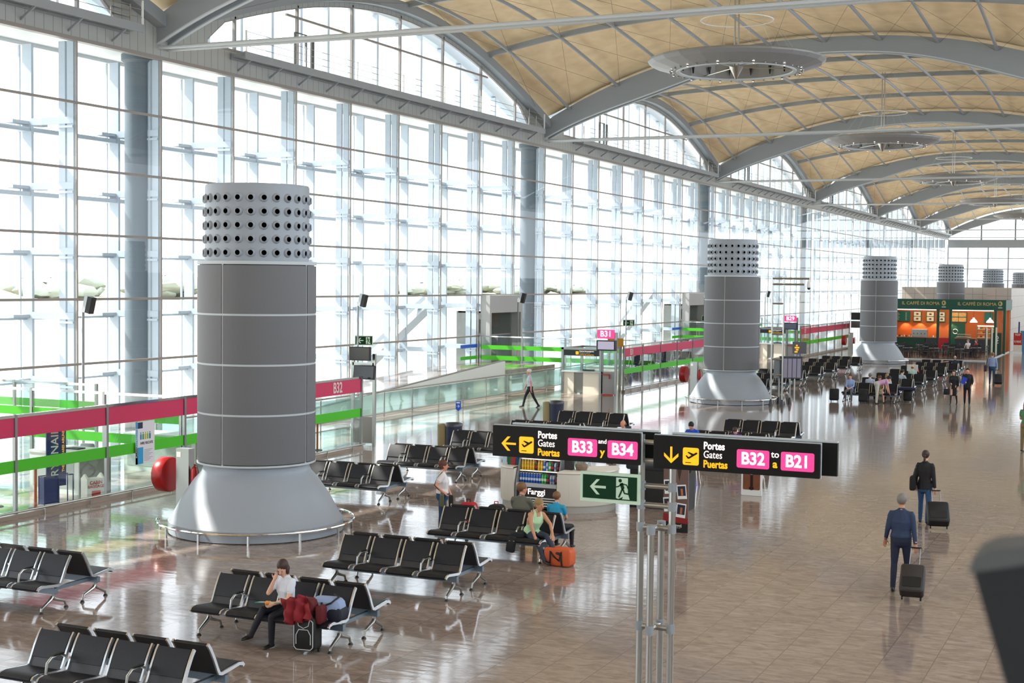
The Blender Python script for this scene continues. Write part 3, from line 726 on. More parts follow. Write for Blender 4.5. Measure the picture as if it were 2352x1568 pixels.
for y, l in ((73.3, 'blue and green safety strips on the glass wall left of the boarding doorway'), (112, 'blue and green safety strips on the glass wall behind the second column')):
    m = MB().mat(BLU); m.box(0, .02, -1.1, 1.1, 1.72, 1.92); o = m.obj('safety_strips', None, (XW+.12, y, 0), label=l, cat='window film'); m = MB().mat(GREEN); m.box(0, .02, -1.1, 1.1, 1.05, 1.25); m.obj('green_strip', o)

# boarding doorways in the glass wall
for y, l in ((77.2, 'grey boarding doorway set in the glass wall behind the walking white-haired man'), (115.9, 'grey boarding doorway set in the glass wall behind the B29 sign')):
    r = thing('boarding_doorway', l, 'doorway', (XW, y, 0), 0, 'boarding doorways')
    m = MB().mat(mat('doorway_light_grey', 'a9abab', .5)); m.box(.1, .7, -2.35, -2.1, 0, 3.72); m.box(.1, .7, 2.1, 2.35, 0, 3.72); m.box(.1, .7, -2.35, 2.35, 3.72, 4.75); m.obj('surround', r)
    m = MB().mat(mat('doorway_inner_grey', '8b8f8c', .6)); m.box(-1.6, -1.5, -2.1, 2.1, 0, 3.8); m.box(-1.5, .1, 2.0, 2.1, 0, 3.8); m.box(-1.5, .1, -2.1, -2.0, 0, 3.8); m.box(-1.5, .1, -2.1, 2.1, 3.7, 3.8); m.obj('vestibule', r)
    m = MB().mat(LGREY)
    m.bar([(-2.4, -3, 4.6), (-2.4, -14, -.2)], .5, .5); m.bar([(-3.4, -3, 4.6), (-3.4, -14, -.2)], .3, .3); m.obj('outside_stair', r)

# moving-walkway balustrade, ramp wall
RX = -28.65
r = thing('glass_balustrade', 'long low balustrade of greenish glass with steel handrail beside the walkway', 'balustrade', (RX, 36, 0))
n = 17; w_ = 2.42
for i in range(n+1): m = MB().mat(STEEL, True); m.tube([(0, w_*i, 0), (0, w_*i, 1.0)], .03, 8); m.obj('post', r)
for i in range(n): m = MB().mat(GP); m.box(-.008, .008, w_*i+.04, w_*(i+1)-.04, .18, .97); m.obj('glass_panel', r)
m = MB().mat(STEEL, True); m.tube([(0, 0, 1.05), (0, w_*n, 1.05)], .03, 8); m.obj('handrail', r)
m = MB().mat(STEEL, True); m.tube([(.08, 0, .16), (.08, w_*n, .16)], .025, 8); m.obj('kick_rail', r)
m = MB().mat(WHITE); m.prism([(45, 0), (67.2, 0), (67.2, 1.42), (45, .1)], lambda a, b, t: (t, a, b), -31.05, -30.9); o = m.obj('ramp_wall', None, label='white sloping side wall of the ramp rising beside the glass balustrade', cat='ramp')
m = MB().mat(STEEL, True); m.tube([(-30.97, 45, .13), (-30.97, 67.2, 1.46)], .035, 8); m.obj('handrail', o)
m = MB().mat(FLOORM); m.prism([(47, 0.01), (67.2, 0.9), (74.4, 0.9), (74.4, .01)], lambda a, b, t: (t, a, b), -35.7, -31.1); m.obj('ramp', None, label='stone-topped ramp rising behind the white sloping wall', cat='ramp')
# ------------------------------------------------------------------ people
SKINT = {'fair': 'd9a88c', 'tan': 'c08a68', 'pale': 'e0b8a0', 'red': 'cf9078'}
HAIRC = {'brown': '3a241a', 'dark': '17120f', 'blond': '8f7648', 'sand': '77522f', 'grey': '77726c', 'white': 'cfccc6', 'auburn': '5a2f1c'}
def cmat(h, rough=.75): return mat('cloth_'+h, h, rough, bump=.15, bscale=50)
def dirv(f, o, side): f, o = RD(f), RD(o); return V((side*sin(o), sin(f)*cos(o), -cos(f)*cos(o)))
class Body:
    def __init__(s): s.prims = []
    def loft(s, pts, rad, tag_, side=None, flat=None):
        pts = [V(p) for p in pts]; rad = [(r, r) if not isinstance(r, tuple) else r for r in rad]
        P, Rr = [pts[0]], [rad[0]]
        for i in range(1, len(pts)):
            L = (pts[i]-pts[i-1]).length; n = max(1, int(L/.03))
            for k in range(1, n+1): t = k/n; P.append(pts[i-1].lerp(pts[i], t)); Rr.append(tuple(rad[i-1][q]*(1-t)+rad[i][q]*t for q in (0, 1)))
        d0 = (P[1]-P[0]).normalized(); d1 = (P[-1]-P[-2]).normalized()
        pre = [(P[0]-d0*min(Rr[0])*.8, tuple(r*.45 for r in Rr[0])), (P[0]-d0*min(Rr[0])*.45, tuple(r*.85 for r in Rr[0]))]
        post = [(P[-1]+d1*min(Rr[-1])*.45, tuple(r*.85 for r in Rr[-1])), (P[-1]+d1*min(Rr[-1])*.8, tuple(r*.45 for r in Rr[-1]))]
        P = [a for a, _ in pre]+P+[a for a, _ in post]; Rr = [b for _, b in pre]+Rr+[b for _, b in post]
        vs = []; n = 12; prev = None
        for i, p in enumerate(P):
            d = (P[min(i+1, len(P)-1)]-P[max(i-1, 0)]).normalized()
            u = V(side) if side else (prev or V((1, 0, 0)) if abs(d.x) < .9 else V((0, 1, 0)))
            u = (u-d*u.dot(d)).normalized(); prev = u; v = d.cross(u)
            for j in range(n): t = 2*pi*j/n; vs.append(p+u*cos(t)*Rr[i][0]+v*sin(t)*Rr[i][1])
        k = len(P); fs = [(i*n+j, (i+1)*n+j, (i+1)*n+(j+1) % n, i*n+(j+1) % n) for i in range(k-1) for j in range(n)]
        fs += [tuple(range(n)), tuple(range((k-1)*n, k*n))[::-1]]
        s.prims.append((vs, fs, tag_)); return s
    def build(s, name, mats, vox, parent, fix=None):
        b = MB(); 
        for vs, fs, _ in s.prims: b.add(vs, fs)
        me = bpy.data.meshes.new('tmp'); me.from_pydata(b.v, [], b.f)
        bm = bmesh.new(); bm.from_mesh(me); bmesh.ops.recalc_face_normals(bm, faces=bm.faces); bm.to_mesh(me); bm.free()
        o = bpy.data.objects.new('tmp', me); C.objects.link(o)
        r = o.modifiers.new('r', 'REMESH'); r.mode = 'VOXEL'; r.voxel_size = vox
        sm = o.modifiers.new('s', 'SMOOTH'); sm.iterations = 2; sm.factor = .5
        out = bpy.data.meshes.new_from_object(o.evaluated_get(bpy.context.evaluated_depsgraph_get()))
        C.objects.unlink(o); bpy.data.objects.remove(o); bpy.data.meshes.remove(me)
        tags = sorted(set(t for _, _, t in s.prims)); tot = sum(len(v) for v, _, _ in s.prims); kd = KDTree(tot); idx = []
        i = 0
        for vs, _, t in s.prims:
            for v in vs: kd.insert(v, i); idx.append(tags.index(t)); i += 1
        kd.balance()
        for t in tags: out.materials.append(mats[t])
        for p in out.polygons:
            t = idx[kd.find(p.center)[1]]
            if fix: t = tags.index(fix(p.center, tags[t]))
            p.material_index = t; p.use_smooth = True
        # clean the cuffs and hems: each face takes the commonest cloth around it
        nf, nv = len(out.polygons), len(out.vertices); mi = np.zeros(nf, np.int32); out.polygons.foreach_get('material_index', mi)
        lv = np.zeros(len(out.loops), np.int32); out.loops.foreach_get('vertex_index', lv); ls = np.zeros(nf, np.int32); out.polygons.foreach_get('loop_start', ls); lt = np.zeros(nf, np.int32); out.polygons.foreach_get('loop_total', lt)
        lf = np.repeat(np.arange(nf), lt)
        for _ in range(5):
            cnt = np.zeros((nv, len(tags)), np.float32); np.add.at(cnt, (lv, mi[lf]), 1); sc = np.zeros((nf, len(tags)), np.float32); np.add.at(sc, lf, cnt[lv]); mi = sc.argmax(1).astype(np.int32)
        out.polygons.foreach_set('material_index', mi)
        out.name = name; ob = bpy.data.objects.new(name, out); C.objects.link(ob); ob.parent = parent; return ob
def hand(B, w, d, palm_side, near, k, curl=.5):
    """w wrist, d unit direction of the forearm, palm_side: sideways vector towards the thumb"""
    d = d.normalized(); t = (V(palm_side)-d*V(palm_side).dot(d)).normalized(); nrm = d.cross(t)
    B.loft([w-d*.01*k, w+d*.045*k, w+d*.085*k], [(.022*k, .017*k), (.04*k, .018*k), (.038*k, .016*k)], 'skin', side=t)
    if near:
        for j, (a, L) in enumerate(((.03, .07), (.011, .08), (-.009, .075), (-.028, .058))):
            b0_ = w+d*.085*k+t*a*k; b1 = b0_+(d*cos(curl*.6)+nrm*sin(curl*.6))*L*.5*k; b2 = b1+(d*cos(curl*1.6)+nrm*sin(curl*1.6))*L*.5*k
            B.loft([b0_, b1, b2], [.0095*k, .009*k, .0075*k], 'skin')
        b0_ = w+d*.025*k+t*.03*k; b1 = b0_+(d*.6+t*.75+nrm*.3).normalized()*.04*k; B.loft([b0_, b1, b1+(d*.95+t*.2+nrm*.4).normalized()*.035*k], [.013*k, .011*k, .009*k], 'skin')
    else:
        B.loft([w+d*.08*k, w+d*.13*k+nrm*.02*k, w+d*.15*k+nrm*.05*k], [(.035*k, .014*k), (.032*k, .012*k), (.026*k, .011*k)], 'skin', side=t)
        B.loft([w+d*.03*k+t*.03*k, w+d*.07*k+t*.055*k], [.013*k, .01*k], 'skin')
def person(label, loc, face, H=1.7, hgt=None, sit=False, lean=0, side=0, legs=None, arms=None, head=(0, 0), shirt='8899aa', pants='1c2230', shoes='15130f', skin='fair', hair='brown', style='short', sleeve='long', vox=.02, near=False, coat=False, skirt=None, fat=1.0, female=False, group=None, shorts=False, seatz=.45, dress=None):
    k = H/1.72; B = Body(); r = thing('person', label, 'person', (loc[0], loc[1], 0), RD(face), group)
    legs = legs or dict(tr=(0, 3), sr=(0, 1), tl=(0, 3), sl=(0, 1)); arms = arms or dict(ur=(2, 8), fr=(8, 3), ul=(2, 8), fl=(8, 3))
    hipw = .09*k; tl, sl = .43*k, .42*k
    J = {}
    for sd_, c in ((1, 'r'), (-1, 'l')):
        h = V((sd_*hipw, 0, -.02*k)); kn = h+dirv(*legs['t'+c], sd_)*tl; an = kn+dirv(*legs['s'+c], sd_)*sl; J['h'+c], J['k'+c], J['a'+c] = h, kn, an
    if sit: ph = seatz+.10*k
    else: ph = -min(J['ar'].z, J['al'].z)+.075*k
    if hgt: ph = hgt
    P = V((0, 0, ph))
    for q in J: J[q] = J[q]+P
    up_ = V((sin(RD(side)), sin(RD(lean)), cos(RD(lean))*cos(RD(side)))).normalized(); X = V((1, 0, 0)); X = (X-up_*X.dot(up_)).normalized(); fwd = up_.cross(X)
    sp = lambda z, y=0: P+up_*z*k+fwd*y*k
    f = fat*1.07
    sc_ = 1.08 if coat else 1.0; shw = .155 if female else .172
    B.loft([sp(-.05), sp(.06)], [(.150*k*f, .118*k*f), (.155*k*f, .115*k*f)], 'pants', side=X)
    wst = .122 if female else .138
    B.loft([sp(.02 if not coat else -.12), sp(.14, .005), sp(.30, .015), sp(.42, 0), sp(.485, -.01)], [(.152*k*f*sc_, .118*k*f*sc_), (wst*k*f*sc_, .104*k*f*sc_), (.158*k*f*sc_, .118*k*f*sc_), (.16*k*sc_, .10*k*sc_), (.095*k, .07*k)], 'shirt', side=X)
    if female: 
        for s_ in (-1, 1): B.loft([sp(.30, .07)+X*s_*.07*k, sp(.29, .095)+X*s_*.07*k], [.055*k, .045*k], 'shirt')
    B.loft([sp(.44)-X*.12*k, sp(.468, -.01), sp(.44)+X*.12*k], [.052*k, .066*k, .052*k], 'shirt') if sleeve != 'none' else None
    neck = sp(.485, -.005); B.loft([neck, sp(.57, .015)], [.052*k, .05*k], 'skin')
    hy, hp = head; HM = Matrix.Translation(sp(.562, .022)) @ Matrix.Rotation(RD(hy), 4, 'Z') @ Matrix.Rotation(RD(hp), 4, 'X')
    hd = lambda x, y, z: HM @ V((x*k, y*k, z*k)); HX = (HM.to_3x3() @ V((1, 0, 0)))
    B.loft([hd(0, .05, -.005), hd(0, .035, .03), hd(0, .012, .09), hd(0, 0, .14), hd(0, -.005, .175)], [(.035*k, .03*k), (.06*k, .062*k), (.075*k, .092*k), (.074*k, .09*k), (.052*k, .062*k)], 'skin', side=HX)
    B.loft([hd(0, .1, .085), hd(0, .122, .058)], [.009*k, .014*k], 'skin')
    for s_ in (-1, 1): B.loft([hd(s_*.077, -.005, .1), hd(s_*.08, -.008, .065)], [(.008*k, .018*k), (.008*k, .012*k)], 'skin', side=HX)
    for sd_, c in ((1, 'r'), (-1, 'l')):
        s0 = sp(.435)+X*sd_*shw*k; ua = dirv(*arms['u'+c], sd_); fa = dirv(*arms['f'+c], sd_)
        el = s0+ua*.28*k; wr = el+fa*.25*k; J['s'+c], J['e'+c], J['w'+c] = s0, el, wr
        if sleeve == 'long': B.loft([wr+(el-wr)*.12, wr], [.027*k, .025*k], 'skin'); B.loft([sp(.43)+X*sd_*(shw-.05)*k, s0, s0.lerp(el, .5), el], [.058*k*sc_, .062*k*sc_, .056*k*sc_, .047*k*sc_], 'shirt'); B.loft([el, el.lerp(wr, .9)], [.047*k*sc_, .036*k*sc_], 'shirt')
        elif sleeve == 'short': B.loft([s0.lerp(el, .62), el], [.044*k, .037*k], 'skin'); B.loft([el, el.lerp(wr, .35), wr], [.037*k, .036*k, .026*k], 'skin'); B.loft([sp(.43)+X*sd_*(shw-.05)*k, s0, s0.lerp(el, .55)], [.06*k, .066*k, .058*k], 'shirt')
        else: B.loft([s0, s0.lerp(el, .5), el], [.052*k, .046*k, .038*k], 'skin'); B.loft([el, el.lerp(wr, .35), wr], [.037*k, .036*k, .026*k], 'skin')
        if sleeve == 'none': B.loft([sp(.45)+X*sd_*.09*k, sp(.46)+X*sd_*.12*k], [.05*k, .04*k], 'shirt')
        thumb = X*(-sd_) if arms['f'+c][0] < 60 else V((0, 0, 1)); hand(B, wr, fa, thumb, near, k); J['g'+c] = wr+fa*.09*k
        h, kn, an = J['h'+c], J['k'+c], J['a'+c]; lt = 'skin' if (skirt or dress or shorts) else 'pants'; pw = 1.0 if lt == 'skin' else 1.12
        B.loft([h, h.lerp(kn, .5), kn], [.084*k*pw, .070*k*pw, .052*k*pw], 'pants' if not (skirt or dress) else 'skin'); B.loft([kn, kn.lerp(an, .35), an], [.052*k*pw, .052*k*pw, .034*k*(1.35 if lt == 'pants' else 1)], 'tights' if lt == 'skin' and skirt else lt)
        sf = legs['s'+c][0]; fd = V((0, cos(RD(min(0, sf)*.8)), sin(RD(min(0, sf)*.8)))) if 'f'+c not in legs else V(legs['f'+c]).normalized()
        sh_ = kn-an; sh_.normalize()
        B.loft([an-fd*.035*k-sh_*.035*k, an+fd*.05*k-sh_*.04*k, an+fd*.15*k-sh_*.052*k], [(.036*k, .034*k), (.042*k, .034*k), (.04*k, .022*k)], 'shoe', side=V((1, 0, 0)))
    if skirt or dress:
        kn = (J['kr']+J['kl'])/2; hh = (J['hr']+J['hl'])/2; B.loft([sp(.04), hh.lerp(kn, .35), hh.lerp(kn, .95)], [(.155*k, .12*k), (.165*k, .13*k), (.16*k, .11*k)], 'pants', side=X)
    mats = {'skin': mat('skin_'+skin, SKINT[skin], .55), 'shirt': cmat(shirt), 'pants': cmat(pants), 'shoe': mat('shoe_'+shoes, shoes, .4), 'tights': mat('dark_tights', '2a2426', .6)}
    hem = (-.13 if coat else .035)*k
    def fix(c, t):
        if t in ('shirt', 'pants'):
            q = c-P; d = q.dot(up_)
            if (q-up_*d).length < .165*k*f and -.2*k < d < .2*k: return 'shirt' if d > hem and (not sit or q.y < .13*k or d > .1*k) else 'pants'
        if sleeve == 'none' and t in ('skin', 'shirt'):
            q = c-P; d = q.dot(up_)
            if hem < d < .5*k and abs(q.dot(fwd)) < .15*k: ax = abs(q.dot(X)); return 'shirt' if ax < (.155-.05*max(0, d/k-.3)/.15)*k and d < (.5 if ax > .05*k else (.475 if q.dot(fwd) < 0 else .43))*k else 'skin'
        return t
    B.build('body', mats, vox, r, fix)
    # face details and hair
    if near:
        m = MB().mat(mat('eye_dark', '241a14', .3), True)
        for s_ in (-1, 1): m.ball(hd(s_*.03, .094, .092), .011*k, .006*k, .006*k, 8, 6)
        m.obj('eyes', r)
        m = MB().mat(mat('lips', 'a05a50', .5), True); m.ball(hd(0, .1, .03), .022*k, .008*k, .006*k, 8, 6); m.obj('mouth', r)
    if style:
        hm = mat('hair_'+hair, HAIRC[hair], .6, bump=.35, bscale=30); m = MB().mat(hm, True); R = HM.to_3x3().to_4x4(); T = lambda x, y, z, a, b, c_: m.ball((0, 0, 0), a*k, b*k, c_*k, 14, 10, Matrix.Translation(hd(x, y, z)) @ R)
        T(0, -.016, .137, .091, .108, .102) if style != 'bald' else None
        if style == 'bald': m = MB().mat(hm, True); T(0, -.03, .085, .088, .085, .06)
        if style in ('bob', 'long'): T(0, -.04, .075, .098, .075, .095); T(.07, -.01, .06, .026, .05, .08); T(-.07, -.01, .06, .026, .05, .08)
        if style == 'long': T(0, -.07, -.02, .09, .04, .12)
        if style == 'mid': T(0, -.035, .085, .09, .078, .075); 
        if style == 'pony': T(0, -.11, .1, .035, .035, .04); T(0, -.12, .02, .028, .025, .07)
        m.obj('hair', r)
    bpy.context.view_layer.update(); RZ = Matrix.Translation((loc[0], loc[1], 0)) @ Matrix.Rotation(RD(face), 4, 'Z')
    return r, {q: RZ @ v for q, v in J.items()}, lambda p: RZ @ V(p), k
SITL = dict(tr=(86, 6), sr=(-4, 2), tl=(84, 6), sl=(6, 2))
LAP = dict(ur=(28, 6), fr=(70, -25), ul=(28, 6), fl=(70, -25))
def sitp(b, i, back, label, **kw):
    x, y, _ = BENCHES[b]; x0 = x-.975+.65*i; y0 = y+(.50 if back else -.50)
    kw.setdefault('legs', SITL); kw.setdefault('arms', LAP)
    return person(label, (x0+kw.pop('dx', 0), y0), (0 if back else 180)+kw.pop('turn', 0), sit=True, **kw)

# the reading woman
_, J, W_, k = sitp('C', 2, False, 'woman in a white shirt and dark trousers sitting cross-legged, hand at her mouth', H=1.68, shirt='d5d9e2', pants='17141f', hair='brown', style='bob', sleeve='short', female=True, lean=8, head=(22, -24), near=True, vox=.0115, fat=1.02, dx=-.06, turn=-14,
  legs=dict(tr=(94, 3), sr=(22, 14), tl=(84, 0), sl=(-2, -3)), arms=dict(ur=(45, 5), fr=(185, -27), ul=(25, 8), fl=(78, -20)))
m = MB().mat(mat('teal_card', '1f8f86', .5)); M = Matrix.Translation(W_((.02, .33, .67))) @ Matrix.Rotation(RD(200), 4, 'Z') @ Matrix.Rotation(RD(10), 4, 'X')
m.box(-.2, .22, -.15, .14, -.004, .004, M); m.mat(mat('printed_map', 'c9b8a8', .6, noise=.3, nscale=25)); m.box(-.13, .18, -.11, .11, .004, .006, M); m.obj('folder', label='teal folder with a printed sheet on the lap of the reading woman', cat='folder')
m = MB().mat(mat('peach_skin', 'd98a30', .5, noise=.4, nscale=20), True); m.ball(J['gl']+V((0, -.03, .05)), .034); m.obj('peach', label='yellow and red piece of fruit held by the reading woman', cat='fruit')

# family bench
_, J, W_, k = sitp('E', 3, False, 'blond woman in a pale green sleeveless top and jeans sitting with legs stretched', H=1.68, shirt='b6d9ae', pants='2c3446', hair='blond', style='mid', sleeve='none', female=True, lean=22, side=-4, head=(20, -6), near=True, vox=.0115, fat=1.12, turn=55, skin='tan', dx=-.1,
  legs=dict(tr=(80, 2), sr=(30, -6), tl=(92, 2), sl=(52, 0)), arms=dict(ur=(25, 6), fr=(30, -4), ul=(48, 12), fl=(40, -10)))
m = MB().mat(cmat('14151a'), True)
m.rbox(-.13, .16, -.16, .16, .46, .58, .06, Matrix.Translation((-11.55, 25.86, 0))); m.rbox(-.1, .08, -.04, .04, .2, .52, .035, Matrix.Translation((-11.64, 25.6, 0)) @ Matrix.Rotation(RD(8), 4, 'Y')); m.obj('jacket', label='black jacket hanging off the bench behind the woman in pale green', cat='jacket')
sitp('E', 2, True, 'man in a grey-green shirt seen from behind, seated beside the boy', H=1.82, shirt='5d5c4f', pants='33332f', hair='sand', style='short', sleeve='short', lean=5, head=(-40, 0), near=True, vox=.013, dx=-.13, fat=1.15, skin='red')
sitp('E', 3, True, 'boy in a bright blue t-shirt seen from behind', H=1.55, shirt='1f8fb4', pants='16171c', hair='sand', style='short', sleeve='short', lean=10, head=(-12, 0), near=True, vox=.013, dx=0, legs=dict(tr=(86, 24), sr=(-4, 2), tl=(84, 6), sl=(6, 2)))
# standing woman
person('woman in a white t-shirt and jeans standing with a hand on her hip', (-14.15, 27.55), -62, H=1.66, shirt='d9d4d2', pants='1f4468', shoes='55504a', hair='auburn', style='mid', sleeve='short', female=True, head=(4, 0), near=True, vox=.0115, fat=1.16, skin='red',
  legs=dict(tr=(-3, 3), sr=(-3, 0), tl=(5, 3), sl=(-2, 0)), arms=dict(ur=(-38, 26), fr=(48, -10), ul=(20, 3), fl=(26, -4)))
r = thing('shoulder_bag', 'olive patterned shoulder bag worn by the standing woman', 'bag', (-14.0, 27.25, .82), RD(-62))
m = MB().mat(mat('olive_canvas', '55533a', .8)); m.rbox(-.17, .17, -.04, .04, -.12, .16, .03); m.obj('pouch', r)
m = MB().mat(mat('floral_flap', '8f875f', .8, noise=.5, nscale=14)); m.rbox(-.1, .13, -.048, -.04, -.1, .13, .02); m.obj('flap', r)
m = MB().mat(mat('brown_strap', '55432f', .7)); m.bar([(-.15, 0, .15), (.06, -.17, .35), (.15, -.12, .52), (.05, .0, .64)], .025, .006); m.obj('strap', r)
m = MB().mat(cmat('0e0e11'), True); m.rbox(-.1, .1, -.05, .05, .45, .95, .04, Matrix.Translation((-13.82, 27.32, 0)) @ Matrix.Rotation(RD(-62), 4, 'Z')); m.obj('dark_coat', label='black coat folded over the arm of the standing woman', cat='coat')
# walkers
WALK = dict(tr=(22, 2), sr=(4, 1), tl=(-18, 2), sl=(-34, 1))
_, J, W_, k = person('man in a dark blue shirt walking away and pulling a brown suitcase', (-4.15, 26.45), 4, H=1.78, shirt='23324f', pants='131b33', shoes='120f0e', hair='grey', style='short', near=True, vox=.0115, fat=1.14, skin='tan', legs=dict(tr=(8, 3), sr=(-3, 1), tl=(-4, 2), sl=(-14, 1)), arms=dict(ur=(-8, 10), fr=(-12, 8), ul=(-2, 12), fl=(30, 10)))
HB = J['gr']
_, J, W_, k = person('woman in a black jacket and jeans walking away with a black suitcase', (-4.86, 34.3), -4, H=1.72, shirt='0c0c0e', pants='27486f', shoes='1a2230', hair='brown', style='pony', near=True, vox=.0115, coat=True, female=True, legs=dict(tr=(-10, 2), sr=(-22, 1), tl=(12, 2), sl=(0, 1)), arms=dict(ur=(-6, 10), fr=(-2, 8), ul=(0, 12), fl=(25, 4)))
HJ = J['gr']
r = thing('handbag', 'black handbag hanging from the left arm of the woman in a black jacket', 'bag', (-5.13, 34.27, .95)); m = MB().mat(cmat('0b0b0d'), True); m.rbox(-.06, .06, -.15, .15, -.18, .16, .05, axis='x'); m.obj('pouch', r); m = MB().mat(RUB, True); m.tube([(0, -.08, .12), (.05, -.06, .34), (.09, .02, .4), (.05, .08, .34), (0, .1, .12)], .012, 6); m.obj('strap', r)
person('white-haired man in a pale shirt and black trousers striding to the left', (-25.25, 57.6), 118, H=1.76, shirt='b9bfca', pants='15151a', shoes='3a2a24', hair='white', style='short', sleeve='short', vox=.018, fat=1.05, lean=4, skin='red', legs=dict(tr=(27, 2), sr=(14, 1), tl=(-20, 2), sl=(-30, 1)), arms=dict(ur=(10, 6), fr=(30, 2), ul=(-12, 6), fl=(0, 2)))
_, J, W_, k = person('woman in dark uniform with long hair, skirt and lanyard walking towards us', (-8.62, 69.4), 176, H=1.64, shirt='121319', pants='121319', shoes='0c0c0c', hair='brown', style='long', vox=.02, coat=True, female=True, skirt=True, legs=dict(tr=(14, 2), sr=(2, 1), tl=(-12, 2), sl=(-26, 1)), arms=dict(ur=(10, 8), fr=(75, -30), ul=(0, 10), fl=(15, 4)))
r = thing('handbag', 'dark handbag carried by the uniformed woman with long hair', 'bag', (-8.92, 69.25, .62)); m = MB().mat(cmat('16181f'), True); m.rbox(-.14, .14, -.05, .05, -.16, .12, .04); m.obj('pouch', r); m = MB().mat(RUB, True); m.tube([(-.08, 0, .1), (0, 0, .38), (.08, 0, .1)], .012, 6); m.obj('strap', r)
_, J, W_, k = person('short-haired person in a dark trouser suit walking towards us with a blue folder', (-8.02, 69.5), 184, H=1.74, shirt='14161f', pants='14161f', shoes='0c0c0c', hair='dark', style='short', vox=.02, coat=True, legs=dict(tr=(-8, 2), sr=(-16, 1), tl=(8, 2), sl=(0, 1)), arms=dict(ur=(10, 12), fr=(80, -35), ul=(0, 14), fl=(40, -10)))
m = MB().mat(mat('blue_folder', '1f3fb8', .4)); m.box(-.12, .12, -.01, .01, -.16, .16, Matrix.Translation((-8.14, 69.22, 1.16)) @ Matrix.Rotation(RD(18), 4, 'Y')); m.obj('folder', label='bright blue folder held by the person in a dark trouser suit', cat='folder')
_, J, W_, k = person('man in a light blue shirt and jeans walking away near the cafe terrace', (-8.42, 84.5), 0, H=1.84, shirt='8291b3', pants='24405e', shoes='2a2420', hair='sand', style='short', vox=.02, fat=1.1, legs=dict(tr=(-8, 3), sr=(-18, 1), tl=(10, 3), sl=(2, 1)), arms=dict(ur=(-4, 12), fr=(-2, 6), ul=(4, 14), fl=(20, 4)))
HL = J['gr']
r = thing('shoulder_bag', 'dark shoulder bag on the man in a light blue shirt', 'bag', (-8.78, 84.4, .95)); m = MB().mat(cmat('2a2a2c'), True); m.rbox(-.07, .07, -.18, .18, -.2, .16, .05, axis='x'); m.obj('pouch', r); m = MB().mat(RUB); m.bar([(.02, -.1, .15), (.12, -.02, .55), (.06, .1, .15)], .03, .006); m.obj('strap', r)
person('person in a green shirt and khaki trousers cut off by the right edge', (-3.93, 50.75), -20, H=1.72, shirt='4f7a52', pants='7a6a45', shoes='15130f', hair='auburn', style='long', vox=.016, female=True, sleeve='short', arms=dict(ur=(10, 14), fr=(60, -10), ul=(15, 14), fl=(75, -10)))
# seated and standing people far down the hall
_, J, W_, k = sitp('R1', 0, False, 'woman in a light blue cardigan sitting beside her upright black suitcase', shirt='8fa3cf', pants='6a6a70', shoes='8a4a3a', hair='auburn', style='mid', female=True, vox=.02, dx=.05, head=(0, -8))
person('person in a pink polo and pale trousers bending over a suitcase', (-11.92, 67.95), -60, H=1.72, shirt='c79ac0', pants='b9bcae', shoes='15130f', hair='dark', style='short', sleeve='short', lean=72, vox=.02, head=(0, -20), legs=dict(tr=(-6, 6), sr=(-4, 1), tl=(6, 8), sl=(0, 1)), arms=dict(ur=(10, 6), fr=(14, 0), ul=(20, 6), fl=(20, 0)))
sitp('R1', 2, False, 'woman in a beige patterned dress sitting beside the person in pink', shirt='9f9078', pants='9f9078', shoes='1a1210', hair='auburn', style='mid', female=True, dress=True, sleeve='short', vox=.02, turn=20, lean=14, head=(0, -20), dx=.1)
sitp('R1', 1, True, 'man in a pale checked shirt seated back to us behind the person in pink', shirt='b4bcd0', pants='33353c', hair='grey', style='short', vox=.02, dx=.15)
sitp('R1', 2, True, 'blond woman in a white sweater seated with her back to us', shirt='d6d0c4', pants='1c1c20', hair='blond', style='bob', female=True, vox=.02, dx=.3)
sitp('R2', 3, True, 'dark-haired man in a pale blue shirt seated with his back to us', shirt='aebac6', pants='1e2c3e', hair='dark', style='short', sleeve='short', vox=.02, dx=-.35, turn=-40, legs=dict(tr=(80, 10), sr=(30, 4), tl=(84, 6), sl=(26, 2)))
sitp('R3', 3, True, 'man in a pale green shirt seated with his back to us', shirt='a9c4b8', pants='33353c', hair='sand', style='bald', vox=.02, dx=-.45)
_, J, W_, k = sitp('R4', 2, False, 'grey-haired person in red reading a newspaper', shirt='a81c2c', pants='2a2c34', hair='grey', style='short', vox=.02, dx=-.2, arms=dict(ur=(40, 20), fr=(110, -5), ul=(40, 20), fl=(110, -5)))
m = MB().mat(mat('newsprint', 'c9c9c4', .8, noise=.25, nscale=30)); m.prism([(-.3, .06), (0, 0), (.3, .06), (.3, .065), (0, .005), (-.3, .065)], lambda a, b, t: W_((a, b+.52, t)), .86, 1.22); m.obj('newspaper', label='open newspaper held up by the person in red', cat='newspaper')
sitp('R6', 3, True, 'man in a dark striped polo with his left arm along the bench back', shirt='222836', pants='2a2c34', hair='grey', style='bald', sleeve='short', vox=.02, dx=.02, arms=dict(ur=(20, 10), fr=(60, -10), ul=(5, 82), fl=(8, 84)))
sitp('K', 0, False, 'man in a bright blue shirt bending forward behind the right gate sign', shirt='1f4fc0', pants='23262e', hair='dark', style='short', vox=.016, lean=30, head=(0, -30), skin='red', dx=.0)
sitp('K', 2, False, 'boy in a purple shirt looking down behind the right gate sign', H=1.45, shirt='5a2a6a', pants='23262e', hair='brown', style='short', vox=.016, lean=26, head=(0, -40), dx=.1)
person('bald man, only his head showing between the two gate signs', (-15.0, 41.5), 150, H=1.7, sit=True, legs=SITL, arms=LAP, shirt='8a8f98', pants='23262e', hair='sand', style='bald', vox=.018, skin='red')
person('gate agent with dark hair behind the B29 desk', (-28.6, 105.6), 180, H=1.68, shirt='e0ddd8', pants='1c1f2a', hair='dark', style='short', vox=.025)

